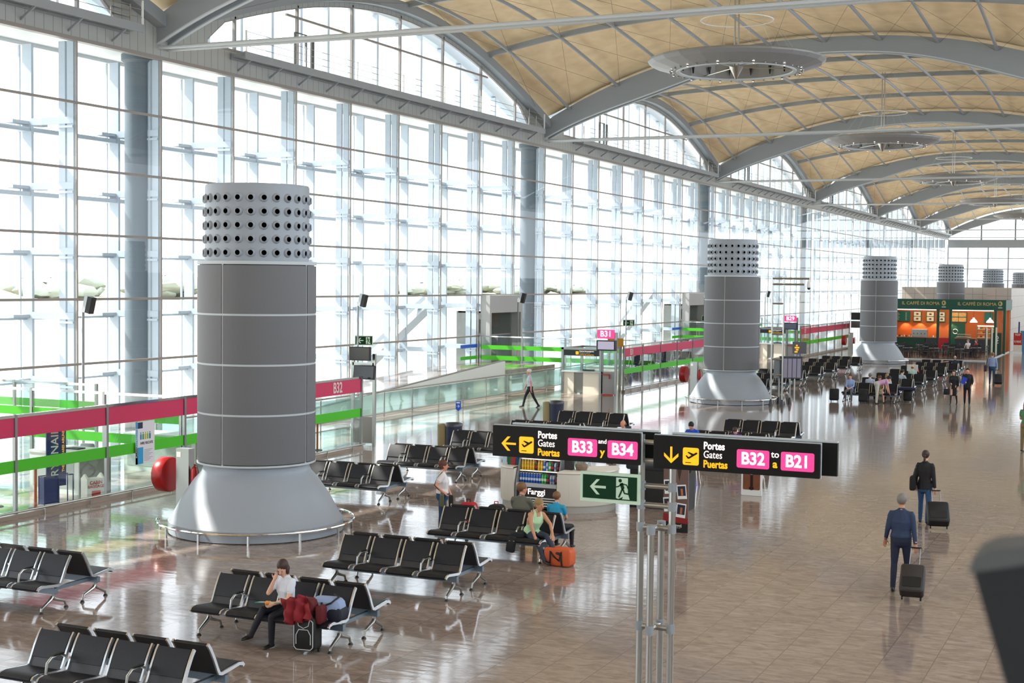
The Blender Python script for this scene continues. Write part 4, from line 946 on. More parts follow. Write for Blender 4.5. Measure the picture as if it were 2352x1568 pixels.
# ------------------------------------------------------------------ luggage
def suitcase(label, loc, rz, w_=.4, d=.24, h=.56, c='121315', trim=None, tilt=0, handle=.42, hand_at=None, grp=None):
    """stands on its wheels; the pull handle rises at the +y side"""
    r = thing('suitcase', label, 'suitcase', loc, RD(rz), grp); r.rotation_euler = (RD(-tilt), 0, RD(rz))
    cm = mat('suitcase_cloth_'+c, c, .6, bump=.2, bscale=80)
    m = MB().mat(cm, True); m.rbox(-w_/2, w_/2, -d, 0, .06, .06+h, .06); m.obj('body', r)
    if trim:
        m = MB().mat(mat('silver_piping', 'c2c4c4', .35, .3), True)
        m.tube([(-w_/2+.03, -d-.004, .1+.02), (-w_/2+.03, -d-.004, h), (-w_/2+.08, -d-.004, h+.04), (w_/2-.08, -d-.004, h+.04), (w_/2-.03, -d-.004, h), (w_/2-.03, -d-.004, .12), (w_/2-.07, -d-.004, .08), (-w_/2+.07, -d-.004, .08)], .007, 6, closed=True)
        m.tube([(-w_*.32, -d-.006, .16), (-w_*.32, -d-.006, .3), (-w_*.2, -d-.006, .38), (w_*.2, -d-.006, .38), (w_*.32, -d-.006, .3), (w_*.32, -d-.006, .16)], .007, 6)
        m.tube([(-w_*.28, -d-.006, h+.03), (-w_*.22, -d-.006, h-.06), (0, -d-.006, h-.1), (w_*.22, -d-.006, h-.06), (w_*.28, -d-.006, h+.03)], .007, 6); m.obj('piping', r)
    else:
        m = MB().mat(mat('zip_dark', '08080a', .5)); m.rbox(-w_*.4, w_*.4, -d-.012, -d, .14, h*.62, .03); m.obj('front_pocket', r)
    for s_ in (-1, 1): m = MB().mat(RUB, True); m.lathe([(.03, -.015), (.033, 0), (.03, .015)], 12, M=Matrix.Translation((s_*w_*.38, -.02, .033)) @ Matrix.Rotation(pi/2, 4, 'Y'), cap=True); m.obj('wheel', r)
    if handle:
        m = MB().mat(mat('handle_metal', '8a8a8c', .3, .9), True)
        for s_ in (-1, 1): m.tube([(s_*w_*.2, -.03, h), (s_*w_*.2, -.03, h+.06+handle)], .009, 6)
        m.mat(RUB, True); m.tube([(-w_*.24, -.03, h+.06+handle), (w_*.24, -.03, h+.06+handle)], .016, 8); m.obj('pull_handle', r)
    return r
def pulled(label, hnd, foot, **kw):
    dx, dy = hnd.x-foot[0], hnd.y-foot[1]; L = math.hypot(dx, dy); rz = math.degrees(math.atan2(-dx, dy)); tilt = math.degrees(math.atan2(L, hnd.z))
    tot = math.hypot(L, hnd.z); h = kw.pop('h', .55); return suitcase(label, (foot[0], foot[1], .02), rz, h=h, tilt=tilt, handle=max(.2, tot-h-.06), **kw)
pulled('brown-grey wheeled suitcase pulled by the man in a dark blue shirt', HB, (-3.82, 25.62), h=.56, w_=.42, c='2c2624')
pulled('black wheeled suitcase pulled by the woman in a black jacket', HJ, (-4.42, 33.5), h=.56, w_=.48, c='0c0d10')
pulled('black cabin suitcase pulled by the man in a light blue shirt', HL, (-8.02, 83.9), h=.56, w_=.42, c='0e0e10')
suitcase('black suitcase with silver piping standing before the reading woman', (-11.47, 18.05, 0), 6, w_=.37, d=.26, h=.5, trim=1, handle=0)
suitcase('black suitcase standing left of the woman in a light blue cardigan', (-13.95, 68.2, 0), 0, w_=.42, h=.56, handle=.42)
suitcase('dark suitcase behind the legs of the person in pink', (-12.55, 68.1, 0), 0, w_=.42, h=.6, handle=0)
suitcase('black suitcase with a navy coat on it at the end of the crowded bench', (-10.75, 69.75, 0), 0, w_=.4, h=.5, handle=0)
m = MB().mat(cmat('14163a'), True); m.rbox(-.42, .42, -.25, .2, .57, .7, .06, Matrix.Translation((-10.8, 69.65, 0))); m.rbox(-.5, -.2, -.2, .15, .4, .62, .06, Matrix.Translation((-10.8, 69.65, 0)) @ Matrix.Rotation(RD(-14), 4, 'Y')); m.obj('navy_coat', label='navy coat draped over the black suitcase by the crowded bench', cat='coat')
def cloth_heap(name, label, cat, c, pts, n=26, seed=1, amp=.03):
    """draped cloth: height field between corner points with folds"""
    rr = random.Random(seed); a, b, cc, d = [V(p) for p in pts]; vs = []
    for j in range(n+1):
        for i in range(n+1):
            u, v = i/n, j/n; p = a.lerp(b, u).lerp(d.lerp(cc, u), v); f_ = amp*sin(u*17+v*5+seed)+amp*.6*sin(v*13-u*7); p = p+V((0, -f_, f_*.7+.09*sin(pi*u)*sin(pi*v))); vs.append(p)
    k = n+1; fs = [(j*k+i, j*k+i+1, (j+1)*k+i+1, (j+1)*k+i) for j in range(n) for i in range(n)]
    o = len(vs); vs += [v+V((0, .03, -.03)) for v in vs]; fs += [tuple(q+o for q in reversed(f)) for f in fs]
    m = MB().mat(cmat(c), True); m.add(vs, fs); ob = m.obj(name, None, label=label, cat=cat); return ob
j = cloth_heap('red_jacket', 'red jacket piled over the black suitcase beside the reading woman', 'jacket', '7d0c18', [(-11.8, 17.74, .82), (-11.45, 17.92, .88), (-11.3, 17.78, .55), (-11.66, 17.6, .50)], seed=2)
m = MB().mat(cmat('5a0812'), True); m.rbox(-.16, .16, -.12, .16, .58, .80, .09, Matrix.Translation((-11.5, 17.98, 0))); m.rbox(-.05, .06, -.08, .1, .46, .74, .05, Matrix.Translation((-11.24, 17.94, 0))); m.obj('jacket_lining', j)
m = MB().mat(cmat('14141a'), True); m.rbox(-.17, .15, -.14, .12, .5, .62, .05, Matrix.Translation((-11.5, 17.95, 0))); m.obj('black_pouch', None, label='soft black bag lying between the piped suitcase and the red jacket', cat='bag')
r = thing('duffel_bag', 'pale blue and navy sports bag on the last seat beside the red jacket', 'bag', (-11.3, 18.22, .46), RD(8))
m = MB().mat(cmat('8a9cc0'), True); m.rbox(-.26, .27, -.17, .13, 0, .34, .12); m.obj('body', r); m = MB().mat(cmat('171b2c'), True); m.rbox(.05, .3, -.18, .14, -.0, .22, .08); m.obj('navy_panel', r)
m = MB().mat(RUB, True); m.tube([(-.2, -.19, .12), (-.05, -.2, .22), (.15, -.19, .3), (.22, -.05, .37), (.1, .05, .38)], .016, 6); m.tube([(0, -.2, .08), (0, -.2, .3)], .016, 6); m.obj('strap', r)
r = thing('travel_bag', 'orange canvas travel bag on the floor by the bench of the woman in pale green', 'bag', (-10.6, 25.72, 0), RD(-4))
m = MB().mat(mat('orange_canvas', 'c8582a', .65, noise=.15, nscale=12, bump=.3, bscale=14), True); m.rbox(-.29, .29, -.14, .14, 0.01, .36, .07); m.obj('body', r)
m = MB().mat(RUB, True)
for y in (-.15, .15): m.bar([(-.14, y, .02), (-.13, y, .3), (-.06, y, .2), (.06, y, .12), (.1, y, .3), (.12, y, .02)], .012, .035, up_=V((1, 0, 0))); 
m.tube([(-.3, 0, .3), (-.2, 0, .38)], .012, 6); m.obj('strap', r)
for (x, c, l) in ((-13.2, 'b01c26', 'red and black rucksack on the rear seat behind the family bench'), (-12.55, '17171b', 'black rucksack with a red loop on the rear seat of the family bench')):
    r = thing('rucksack', l, 'rucksack', (x, 26.5+.42, .46), 0); m = MB().mat(cmat(c), True); m.rbox(-.17, .17, -.1, .14, 0, .44, .1); m.obj('body', r)
    m = MB().mat(cmat('b01c26' if c != 'b01c26' else '17171b'), True); m.tube([(-.04, 0, .43), (-.04, 0, .5), (.04, 0, .5), (.04, 0, .43)], .012, 6); m.rbox(-.2, -.13, -.09, .1, .03, .3, .04); m.obj('loop', r)
# ------------------------------------------------------------------ tiled block, near casing
m = MB().mat(WTILE); m.box(-24, -11.3, 150, 178, 0, 5.42); m.box(-13.3, -11.3, 127.5, 150, 0, 5.42); S_(m.obj('wall_service_block'))
r = thing('loudspeaker', 'big black tapered casing with a rounded grey top, out of focus at the right edge', 'loudspeaker', (0, 1.45, 4.1))
m = MB().mat(mat('matt_black_casing', '08090b', .5), True)
m.prism([(-.152, 1.225), (-.15, 1.238), (.12, 1.25), (.16, 1.2), (.09, .95), (.05, .9), (-.055, .92), (-.108, 1.08)], lambda a, b, t: V((a-.005, t, b-.008)), .0, .07); m.obj('body', r)
m = MB().mat(mat('grey_casing_top', '4c4c4b', .7), True); m.prism([(-.157, 1.226), (-.152, 1.243), (-.135, 1.252), (-.1, 1.257), (.16, 1.268), (.16, 1.252), (-.1, 1.24)], lambda a, b, t: V((a-.005, t, b-.008)), -.005, .075); m.obj('top_edge', r)
m = MB().mat(RUB); m.box(-.03, .03, .03, .09, 0, .95); m.box(-.15, .15, -.1, .2, 0, .02); m.obj('stand', r)

# ------------------------------------------------------------------ hose reel pillars
def hose(x, y, label):
    r = thing('hose_reel', label, 'fire hose reel', (x, y, 0), 0, 'red hose reels on steel pillars')
    m = MB().mat(STEEL); m.box(0, .36, -.11, .11, 0, 1.62); m.obj('pillar', r)
    m = MB().mat(REDM, True); m.lathe([(0, -.17), (.395, -.17), (.41, -.15), (.41, .11), (.395, .13), (0, .13)], 36, M=Matrix.Translation((-.33, -.0, .98)) @ Matrix.Rotation(RD(90), 4, 'Y')); m.obj('reel_drum', r)
    m = MB().mat(REDM, True); m.lathe([(0, .72), (.075, .72), (.08, .75), (.08, 1.12), (.05, 1.2), (.02, 1.22), (.02, 1.27)], 14, M=Matrix.Translation((.46, -.02, 0)), cap=True); o = m.obj('extinguisher', r)
    m = MB().mat(RUB, True); m.tube([(.46, -.02, 1.25), (.55, -.05, 1.24), (.62, -.08, 1.1), (.6, -.06, .85), (.5, -.02, .72)], .012, 6); m.obj('hose', o)
    m = MB().mat(WHITE); m.box(.02, .14, -.118, -.11, 1.42, 1.54); m.obj('notice_plate', r)
    return proto(r)
h0 = hose(-20.75, 26.9, 'red round hose reel on a steel pillar by the nearest column')
dup(h0, (-21.35, 68.9, 0), None, 'red hose reel on a steel pillar left of the second column')
dup(h0, (-23.2, 118.5, 0), None, 'red hose reel on a steel pillar left of the third column')

# ------------------------------------------------------------------ camera mast and notice board
r = thing('camera_mast', 'tall steel tube mast with a white dome camera, right of the second column', 'mast', (0, 0, 0))
tb = lambda pts, rr=.04: MB().mat(STEEL, True).tube(pts, rr, 8)
for x, y, z in ((-15.98, 63.9, 5.84), (-15.98, 65.4, 2.2), (-15.46, 65.4, 2.2)): tb([(x, y, 0), (x, y, z)]).obj('pole', r)
tb([(-15.46, 63.9, 0), (-15.46, 63.9, 5.84)]).obj('pole', r)
for z in (1.45, 2.15, 3.3, 4.7): tb([(-15.98, 63.9, z), (-15.46, 63.9, z)]).obj('crossbar', r)
for z in (1.45, 2.15): tb([(-15.98, 63.9, z), (-15.98, 65.4, z)]).obj('crossbar', r); tb([(-15.46, 63.9, z), (-15.46, 65.4, z)]).obj('crossbar', r)
tb([(-15.98, 63.9, 5.84), (-14.3, 63.9, 5.84)], .045).obj('arm', r); tb([(-15.98, 63.9, 5.58), (-14.53, 63.9, 5.58)], .045).obj('arm', r)
for x in (-15.0, -14.55): tb([(x, 63.9, 5.58), (x, 63.9, 5.84)], .03).obj('strut', r)
for x, y in ((-15.98, 63.9), (-15.46, 63.9), (-15.98, 65.4), (-15.46, 65.4)): m = MB().mat(DARK, True); m.lathe([(.1, 0), (.09, .05), (.055, .3), (.045, .32)], 12, x, y); m.obj('foot', r)
m = MB().mat(WHITE, True); m.lathe([(.02, .2), (.05, .16), (.1, .0), (.1, -.12), (.09, -.14)], 16, -14.33, 63.9, M=Matrix.Translation((0, 0, 5.58))); m.mat(RUB, True); m.ball((-14.33, 63.9, 5.43), .075, None, .09); m.obj('dome_camera', r)
r = thing('notice_board', 'dark slanted notice board with four pale columns, on the camera mast', 'notice board', (-15.45, 64.0, 0), RD(22))
m = MB().mat(mat('board_graphite', '30343c', .4)); m.box(-.15, .85, -.04, .12, 1.28, 2.25); m.box(-.17, .87, -.06, .14, 2.25, 2.3); m.obj('cabinet', r)
for i in range(4): m = MB().mat(mat('board_lilac', '8f8aa0', .4)); m.box(.0+.205*i, .17+.205*i, -.05, -.04, 1.33, 2.2); m.obj('column_panel', r)
m = MB().mat(mat('board_side', '6b7378', .5)); m.box(-.42, -.16, .0, .1, 1.3, 2.2); m.obj('side_wing', r)
r = thing('display_sign', 'small grey sign with yellow and lilac lettering behind the notice board', 'sign', (-15.75, 67.0, 0), RD(18))
m = MB().mat(mat('sign_mid_grey', '5a5d61', .5)); m.box(0, .66, 0, .08, 2.28, 2.85); m.obj('panel', r); m = MB().mat(YEL)
for i in range(4): m.box(.1+.06*(i % 2), .24+.04*(i % 3), -.01, 0, 2.34+.1*i, 2.41+.1*i)
m.obj('yellow_lettering', r); m = MB().mat(STEEL); m.box(.1, .16, .02, .06, 0, 2.25); m.obj('post', r)

# ------------------------------------------------------------------ bins and small signs
r = thing('waste_bin', 'navy and beige waste bin at the left end of the bench behind the gate sign', 'bin', (-21.5, 42.3, 0), 0, 'twin waste bins')
m = MB().mat(mat('bin_navy', '1f2740', .5), True); m.lathe([(.0, .0), (.27, .0), (.29, .78), (.25, .8), (.24, .7)], 20, .18, 0); m.obj('navy_half', r)
m = MB().mat(mat('bin_sand', '9a8a62', .5), True); m.lathe([(.0, .0), (.2, .0), (.21, .76), (.17, .78), (.16, .7)], 20, -.2, 0); m.obj('sand_half', r)
m = MB().mat(mat('bin_liner', '3a3a40', .3), True); m.lathe([(.3, .72), (.3, .8), (.27, .84), (.24, .78)], 20, .18, 0); m.obj('liner', r); proto(r)
dup(r, (-21.9, 52.2, 0), None, 'navy and beige waste bin by the bench above the B33 sign')
r = thing('small_notice', 'little blue notice on a thin stand behind the bench rows', 'sign', (-22.7, 45.4, 0)); m = MB().mat(STEEL, True); m.tube([(0, 0, 0), (0, 0, 1.0)], .02, 6); m.obj('stand', r); m = MB().mat(BLU); m.prism([(-.1, 1.0), (0, .92), (.1, 1.0), (.1, 1.28), (-.1, 1.28)], lambda a, b, t: (a, t, b), -.02, 0); p = m.obj('blue_plate', r)
m = MB().mat(WHITE); m.box(-.07, .07, -.024, -.02, 1.2, 1.25); arrow(m, 0, 1.1, .12, -.022, pi); m.obj('white_symbol', p)

# ------------------------------------------------------------------ speakers and exit signs on poles by the window
SP = [(39.9, 4.75), (59.1, 4.6), (77.9, 4.45), (97.0, 4.35), (116.5, 4.5), (137, 4.4)]
s0 = None
for i, (y, z) in enumerate(SP):
    l = 'black loudspeaker on a slim pole by the window, '+('left of the nearest column', 'right of the nearest column', 'beside the first boarding doorway', 'above the B31 sign', 'beside the second boarding doorway', 'left of the third column')[i]
    if s0 is None:
        s0 = thing('loudspeaker', l, 'loudspeaker', (-35.0, y, 0), 0, 'loudspeakers on poles by the window'); m = MB().mat(GREY, True); m.tube([(0, 0, 0), (0, 0, 4.5), (.1, 0, 4.6)], .05, 8); m.obj('pole', s0)
        M = Matrix.Translation((.25, 0, 4.6)) @ Matrix.Rotation(RD(14), 4, 'Y'); m = MB().mat(RUB); m.rbox(0, .2, -.13, .13, -.3, .3, .03, M, 'x'); m.obj('speaker_box', s0); m = MB().mat(LGREY); m.box(-.14, 0, -.14, .14, -.3, .3, M); m.obj('bracket', s0); proto(s0)
    else: dup(s0, (-35.0, y, 0), None, l)
for i, (y, z, l) in enumerate(((59.5, 2.65, 'small green exit sign on the window pole right of the nearest column'), (97.3, 2.65, 'small green exit sign on the window pole above the B31 sign'), (116.9, 2.6, 'small green exit sign on the window pole left of the third column'))):
    r = thing('exit_sign', l, 'sign', (-34.9, y, z), RD(35), 'small exit signs by the window'); m = MB().mat(SPALE); m.box(-.44, .44, -.03, .0, -.24, .24); m.obj('sign_face', r); m = MB().mat(SGR); m.box(-.4, .4, -.035, -.03, -.2, .2); m.obj('green_field', r)
    m = MB().mat(SPALE); arrow(m, -.16, 0, .28, -.035, 0, .15); m.obj('arrow', r); run_man(r, .2, 0, .34, -.035, SPALE, SGR)

# ------------------------------------------------------------------ gate monitors at B32
r = thing('monitor_stand', 'steel frame with two dark flight monitors at the end of the B32 fence', 'monitor stand', (-23.95, 41.2, 0), 0)
for x in (-.62, .2): m = MB().mat(STEEL); m.box(x-.05, x+.05, -.05, .05, 0, 3.12); m.obj('post', r)
m = MB().mat(STEEL); m.box(-.62, .2, -.05, .05, 2.25, 2.35); m.box(-.62, .2, -.05, .05, 2.72, 2.82); m.obj('crossbar', r)
for z0, x0, ti in ((2.9, -.2, 0), (2.28, -.05, -8)):
    M = Matrix.Translation((x0, -.3, z0)) @ Matrix.Rotation(RD(ti), 4, 'X'); m = MB().mat(RUB); m.rbox(-.38, .42, -.04, .06, 0, .46, .02, M); sc = m.obj('monitor', r)
    m = MB().mat(mat('monitor_dark_glass', '24211f', .15)); m.box(-.35, .39, -.045, -.04, .03, .43, M); m.obj('screen', sc)
m = MB().mat(mat('steel_gate_panel', '8f8a86', .4, .5)); m.box(-.55, .15, -.02, .02, .12, 1.0); m.obj('gate_panel', r)

# ------------------------------------------------------------------ gate desks, stands and notices behind the glass
DESKW = mat('desk_white_laminate', 'd6dcd8', .4); DESKG = mat('desk_frosted_front', 'a9b3ae', .3)
def desk(label, x, y, w_=1.7, d=.8, h=1.08, rz=0, grp='gate desks', laptop=False):
    r = thing('gate_desk', label, 'desk', (x, y, 0), RD(rz), grp)
    m = MB().mat(DESKW); m.box(-w_/2, w_/2, -d/2, d/2, h-.06, h); m.obj('worktop', r)
    m = MB().mat(DESKW); m.box(-w_/2+.02, w_/2-.02, -d/2+.02, -d/2+.1, 0, h-.06); p = m.obj('front_panel', r); m = MB().mat(DESKG); m.box(-w_/2+.14, w_/2-.2, -d/2+.01, -d/2+.02, .15, h-.2); m.obj('frosted_inset', p)
    m = MB().mat(mat('desk_side_steel', '8a8a84', .4, .6)); m.box(w_/2-.03, w_/2, -d/2, d/2, 0, h-.06); m.obj('side_panel', r)
    if laptop: m = MB().mat(RUB); m.box(-.1, .3, -.05, .25, h, h+.03); m.obj('keyboard', r)
    return r
desk('white gate desk with frosted front behind the B32 fence, nearest the left edge', -25.85, 28.95, 1.7, 1.2, laptop=True)
desk('white gate desk with steel end behind the B32 fence, beside the nearest column', -26.0, 33.3, 2.6, 1.0)
desk('pale gate desk behind the fence between the column and the B32 label', -25.6, 37.0, 1.6, .9)
desk('low pale desk behind the B31 fence', -26.8, 71.5, 2.2, .9)
r = thing('office_chair', 'grey swivel chair behind the B32 fence', 'chair', (-26.6, 30.6, 0), RD(200))
m = MB().mat(DARK, True); m.rbox(-.23, .23, -.22, .22, .46, .53, .06, axis='z'); m.obj('seat', r); m = MB().mat(mat('grey_mesh', '7c858c', .6), True); m.rbox(-.2, .2, .2, .24, .62, 1.05, .06); m.obj('backrest', r)
m = MB().mat(CHROME, True); m.tube([(0, 0, .12), (0, 0, .46)], .03, 8)
for j in range(5): t = 2*pi*j/5; m.tube([(0, 0, .12), (.28*cos(t), .28*sin(t), .07)], .018, 6)
m.obj('base', r)
m = MB().mat(RUB, True)
for j in range(5): t = 2*pi*j/5; m.ball((.28*cos(t), .28*sin(t), .035), .034, None, None, 8, 6)
m.obj('caster', r)
NAVY = mat('navy_sign', '182a66', .4)
r = thing('baggage_gauge', 'navy upright cabin bag gauge with vertical lettering behind the B32 fence', 'baggage gauge', (-24.5, 26.95, 0), RD(75))
m = MB().mat(NAVY); m.box(-.27, .27, -.02, .02, .45, 1.95); s_ = m.obj('sign_panel', r)
text('RYANAIR', .29, OFFW, s_, (-.04, -.024, 1.3), (pi/2, -pi/2, 0), 'CENTER', bold=.003); text('THE LOW FARES AIRLINE', .09, YEL, s_, (.19, -.024, 1.3), (pi/2, -pi/2, 0), 'CENTER')
m = MB().mat(NAVY, True)
for x in (-.4, -.0, .4):
    m.tube([(x, -.12, .03), (x, -.12, .72), (x, .12, .72), (x, .12, .03)], .014, 6)
m.tube([(-.4, -.12, .72), (.4, -.12, .72)], .014, 6); m.tube([(-.4, .12, .72), (.4, .12, .72)], .014, 6); m.box(-.4, 0, -.11, .11, .05, .7); m.obj('cage', r)
r = thing('baggage_box', 'white cardboard cabin baggage box with red lettering inside the B32 fence', 'box', (-24.35, 28.1, 0), RD(72))
m = MB().mat(OFFW); m.box(-.25, .25, -.15, .15, .0, .52); m.prism([(-.15, .52), (.15, .52), (0, .64)], lambda a, b, t: (t, a, b), -.25, -.2); m.prism([(-.15, .52), (.15, .52), (0, .64)], lambda a, b, t: (t, a, b), .2, .25); b_ = m.obj('carton', r)
RT = mat('red_print', 'b8261c', .5); text('CABIN', .12, RT, b_, (0, -.153, .42), align='CENTER', bold=.003); text('BAGGAGE', .1, RT, b_, (0, -.153, .32), align='CENTER', bold=.003); m = MB().mat(RT); m.rbox(-.12, .13, -.155, -.15, .04, .22, .02); m.obj('red_case_print', b_)
r = thing('queue_post', 'orange queue barrier post behind the B32 fence, near the left edge', 'post', (-24.5, 26.25, 0)); m = MB().mat(mat('orange_post', 'b8541e', .4), True); m.tube([(0, 0, 0), (0, 0, .95)], .035, 10); m.obj('tube', r); m = MB().mat(RUB, True); m.lathe([(.045, .95), (.05, 1.0), (.03, 1.05)], 12, cap=True); m.obj('cap', r); m = MB().mat(RUB, True); m.lathe([(.17, 0), (.16, .02), (.04, .03)], 16, cap=True); m.obj('base', r); proto(r)
dup(r, (-25.5, 26.0, 0), None, 'orange queue barrier post at the very left edge behind the fence'); dup(r, (-24.9, 39.5, 0), None, 'orange queue barrier post under the B32 label')
r = thing('poster', 'white and blue passenger-rights poster stuck on the B32 glass fence', 'poster', (FX+.06, 29.5, 1.32), RD(90))
m = MB().mat(mat('poster_white', 'e2dfe4', .5)); m.box(-.38, .38, -.004, .004, -.55, .55); m.obj('sheet', r)
CY_ = mat('poster_cyan', '2a9ad0', .5); m = MB().mat(CY_); m.box(-.38, -.3, -.008, -.004, -.55, .55); m.box(-.38, -.08, -.008, -.004, -.55, -.12); c_ = m.obj('blue_blocks', r)
text('FLUGGASTRECHTE', .09, OFFW, c_, (-.34, -.01, 0), (pi/2, -pi/2, 0), 'CENTER'); text('IHRE RECHTE', .1, mat('ink_black', '1a1a1c', .6), r, (.06, -.01, -.02), align='CENTER', sx=.85)
m = MB().mat(mat('eu_blue', '141c4c', .5)); m.box(-.29, -.1, -.008, -.004, .37, .53); m.obj('flag', r)
for i, c in enumerate(('1f7ab8', '2a9a4a', 'c8b030', '7ab820', '1f6a8a')):
    m = MB().mat(mat('print_'+c, c, .5), True); x = -.17+.09*i; m.ball((x, -.006, .25), .02, .002, .025, 8, 6); m.bar([(x, -.006, .22), (x, -.006, .08)], .003, .06, up_=V((1, 0, 0))); m.obj('figure_print', r)
m = MB().mat(mat('ink_grey', '8a8a90', .6))
for i in range(9): m.box(-.04, .3-.07*(i % 3), -.008, -.004, -.2-.035*i, -.19-.035*i)
m.obj('small_print', r)
for y, z in ((82.5, 1.25),):
    r = thing('poster', 'narrow pale blue poster on the B31 glass fence, left of the second column', 'poster', (-24.54, y, z), RD(90)); m = MB().mat(mat('poster_white', 'e2dfe4', .5)); m.box(-.35, .35, -.004, .004, -.6, .6); m.obj('sheet', r); m = MB().mat(CY_); m.box(-.35, -.25, -.008, -.004, -.6, .6); m.box(-.35, -.05, -.008, -.004, -.6, -.1); m.obj('blue_blocks', r)
for (x, y, l) in ((-26.2, 74.5, 'navy bag gauge behind the B31 fence'), (-26.0, 78.5, 'second navy bag gauge behind the B31 fence'), (-25.8, 111, 'navy bag gauge behind the B29 fence')):
    m = MB().mat(NAVY); m.box(-.2, .2, -.02, .02, .7, 1.9); m.box(-.4, 0, -.14, .14, 0, .7); m.box(.3, .34, -.14, .14, 0, .7); m.box(0, .34, -.14, .14, .66, .7); o = m.obj('baggage_gauge', None, (x, y, 0), label=l, cat='baggage gauge'); o.rotation_euler.z = RD(60)

# ------------------------------------------------------------------ passport booths with gate number signs
def booth(y, label, num, dn):
    r = thing('control_booth', label, 'booth', (-26.1, y, 0), 0, 'glass passport booths')
    for x in (-1.05, 1.05):
        for q in (0, 2.6): m = MB().mat(POSTM); m.box(x-.06, x+.06, q-.06, q+.06, 0, 2.3); m.obj('post', r)
    m = MB().mat(POSTM); m.box(-1.11, 1.11, -.06, .06, 2.2, 2.3); m.box(-1.11, 1.11, 2.54, 2.66, 2.2, 2.3); m.box(-1.11, -.99, 0, 2.6, 2.2, 2.3); m.box(.99, 1.11, 0, 2.6, 2.2, 2.3); m.obj('top_frame', r)
    m = MB().mat(mat('sign_charcoal', '24262b', .5)); m.box(-1.0, 1.0, -.05, 0, 1.9, 2.19); s_ = m.obj('header_sign', r)
    m = MB().mat(YEL); m.rbox(-.34, -.18, -.056, -.05, 1.96, 2.12, .02); m.obj('yellow_symbol', s_)
    for i, (t, mm) in enumerate((('Control de passaports', WHL), ('Passport control', OFFW), ('Control de pasaportes', YEL))): text(t, .085, mm, s_, (-.14, -.056, 2.13-.085*i))
    for (a, b) in (((-1, 0), (1, 0)), ((-1, 2.6), (1, 2.6)), ((-1.05, .05), (-1.05, 2.5)), ((1.05, .05), (1.05, 2.5))):
        m = MB().mat(GP); m.add([(a[0], a[1], 1.15), (b[0], b[1], 1.15), (b[0], b[1], 1.9 if a[1] == 0 == b[1] else 2.2), (a[0], a[1], 1.9 if a[1] == 0 == b[1] else 2.2)], [(0, 1, 2, 3)]); m.obj('glass_pane', r)
    m = MB().mat(LGREY); m.box(-1.05, 1.05, -.2, .35, 1.08, 1.14); m.obj('counter_top', r)
    m = MB().mat(mat('cream_cabinet', 'e4dfd0', .4)); m.box(-1.0, -.45, .0, .5, 0, 1.08); m.box(.05, 1.0, .0, .5, 0, 1.08); m.obj('cabinet', r)
    m = MB().mat(mat('desk_side_steel', '8a8a84', .4, .6)); m.box(-.45, .05, .05, .08, .05, 1.05); m.obj('gate_flap', r)
    m = MB().mat(RUB); m.box(.0, .6, .05, .2, 1.14, 1.22); m.obj('keyboard', r)
    # side door and number sign
    q = thing('gate_number_sign', 'pink '+num+' sign over a monitor on a steel post', 'sign', (-24.3, y-.1, 0), 0, 'gate number signs')
    m = MB().mat(POSTM); m.box(-.06, .06, 0, .12, 0, 3.1); m.box(-.86, -.74, 0, .12, 0, 2.3); m.obj('post', q)
    m = MB().mat(mat('grey_gate_panel', '8e8f90', .5)); m.box(-.74, -.06, .04, .08, .05, 1.15); m.obj('door_panel', q)
    m = MB().mat(PKL); m.box(-.95, -.05, -.06, 0, 2.8, 3.24); p = m.obj('pink_panel', q); text(num, .4, WHL, p, (-.5, -.064, 3.02), align='CENTER', bold=.008)
    M = Matrix.Translation((-.45, -.1, 2.2)); m = MB().mat(DARK); m.rbox(-.5, .5, -.08, .1, 0, .52, .03, M); mo = m.obj('monitor', q); m = MB().mat(mat('screen_'+num, dn, .3, emit=.6)); m.box(-.42, .42, -.085, -.08, .07, .46, M); m.obj('screen', mo)
    m = MB().mat(mat('red_barrier', 'a83018', .4)); m.box(-.7, -.3, -.02, .04, .98, 1.04); m.box(-.34, -.3, -.02, .04, .8, 1.0); m.box(-.6, -.1, -.3, .0, 0.0, .05); m.obj('red_barrier_arm', q)
booth(66.0, 'glass passport booth with a dark header sign at gate B31', 'B31', '9a94a8')
booth(104.8, 'glass passport booth with a dark header sign right of the second column', 'B29', '3a4050')
r = thing('flight_monitors', 'black flight monitor over a grey panel on a post beyond the B29 fence', 'monitor', (-23.6, 126.3, 0)); m = MB().mat(POSTM); m.box(.3, .42, 0, .1, 0, 2.9); m.obj('post', r); m = MB().mat(RUB); m.box(-.9, .4, -.1, 0, 2.5, 3.15); m.obj('monitor', r); m = MB().mat(mat('sign_mid_grey', '5a5d61', .5)); m.box(-.9, .3, -.1, 0, 1.8, 2.4); m.obj('panel', r)
m = MB().mat(mat('yellow_board', 'b88a18', .5)); m.box(-.4, .4, -.03, .03, 0, .42); o = m.obj('yellow_notice', None, (-24.8, 67.25, 2.35), label='yellow notice at the start of the B31 fence', cat='sign'); o.rotation_euler.z = RD(20); m = MB().mat(STEEL); m.box(.3, .34, .03, .07, -2.0, .42); m.obj('stand', o)
for (x, y) in ((-24.2, 84.5), (-21.9, 119.4)):
    m = MB().mat(REDM); m.box(-.25, .25, -.02, .02, 0, .5); o = m.obj('warning_sign', None, (x, y, 1.55), label='small red and white no-entry sign '+('left of the second column' if y < 100 else 'left of the third column'), cat='sign'); m = MB().mat(WHITE); m.box(-.16, .16, -.026, -.02, .2, .3); m.obj('white_bar', o); m = MB().mat(STEEL); m.box(-.02, .02, .02, .05, -1.55, .3); m.obj('stand', o)
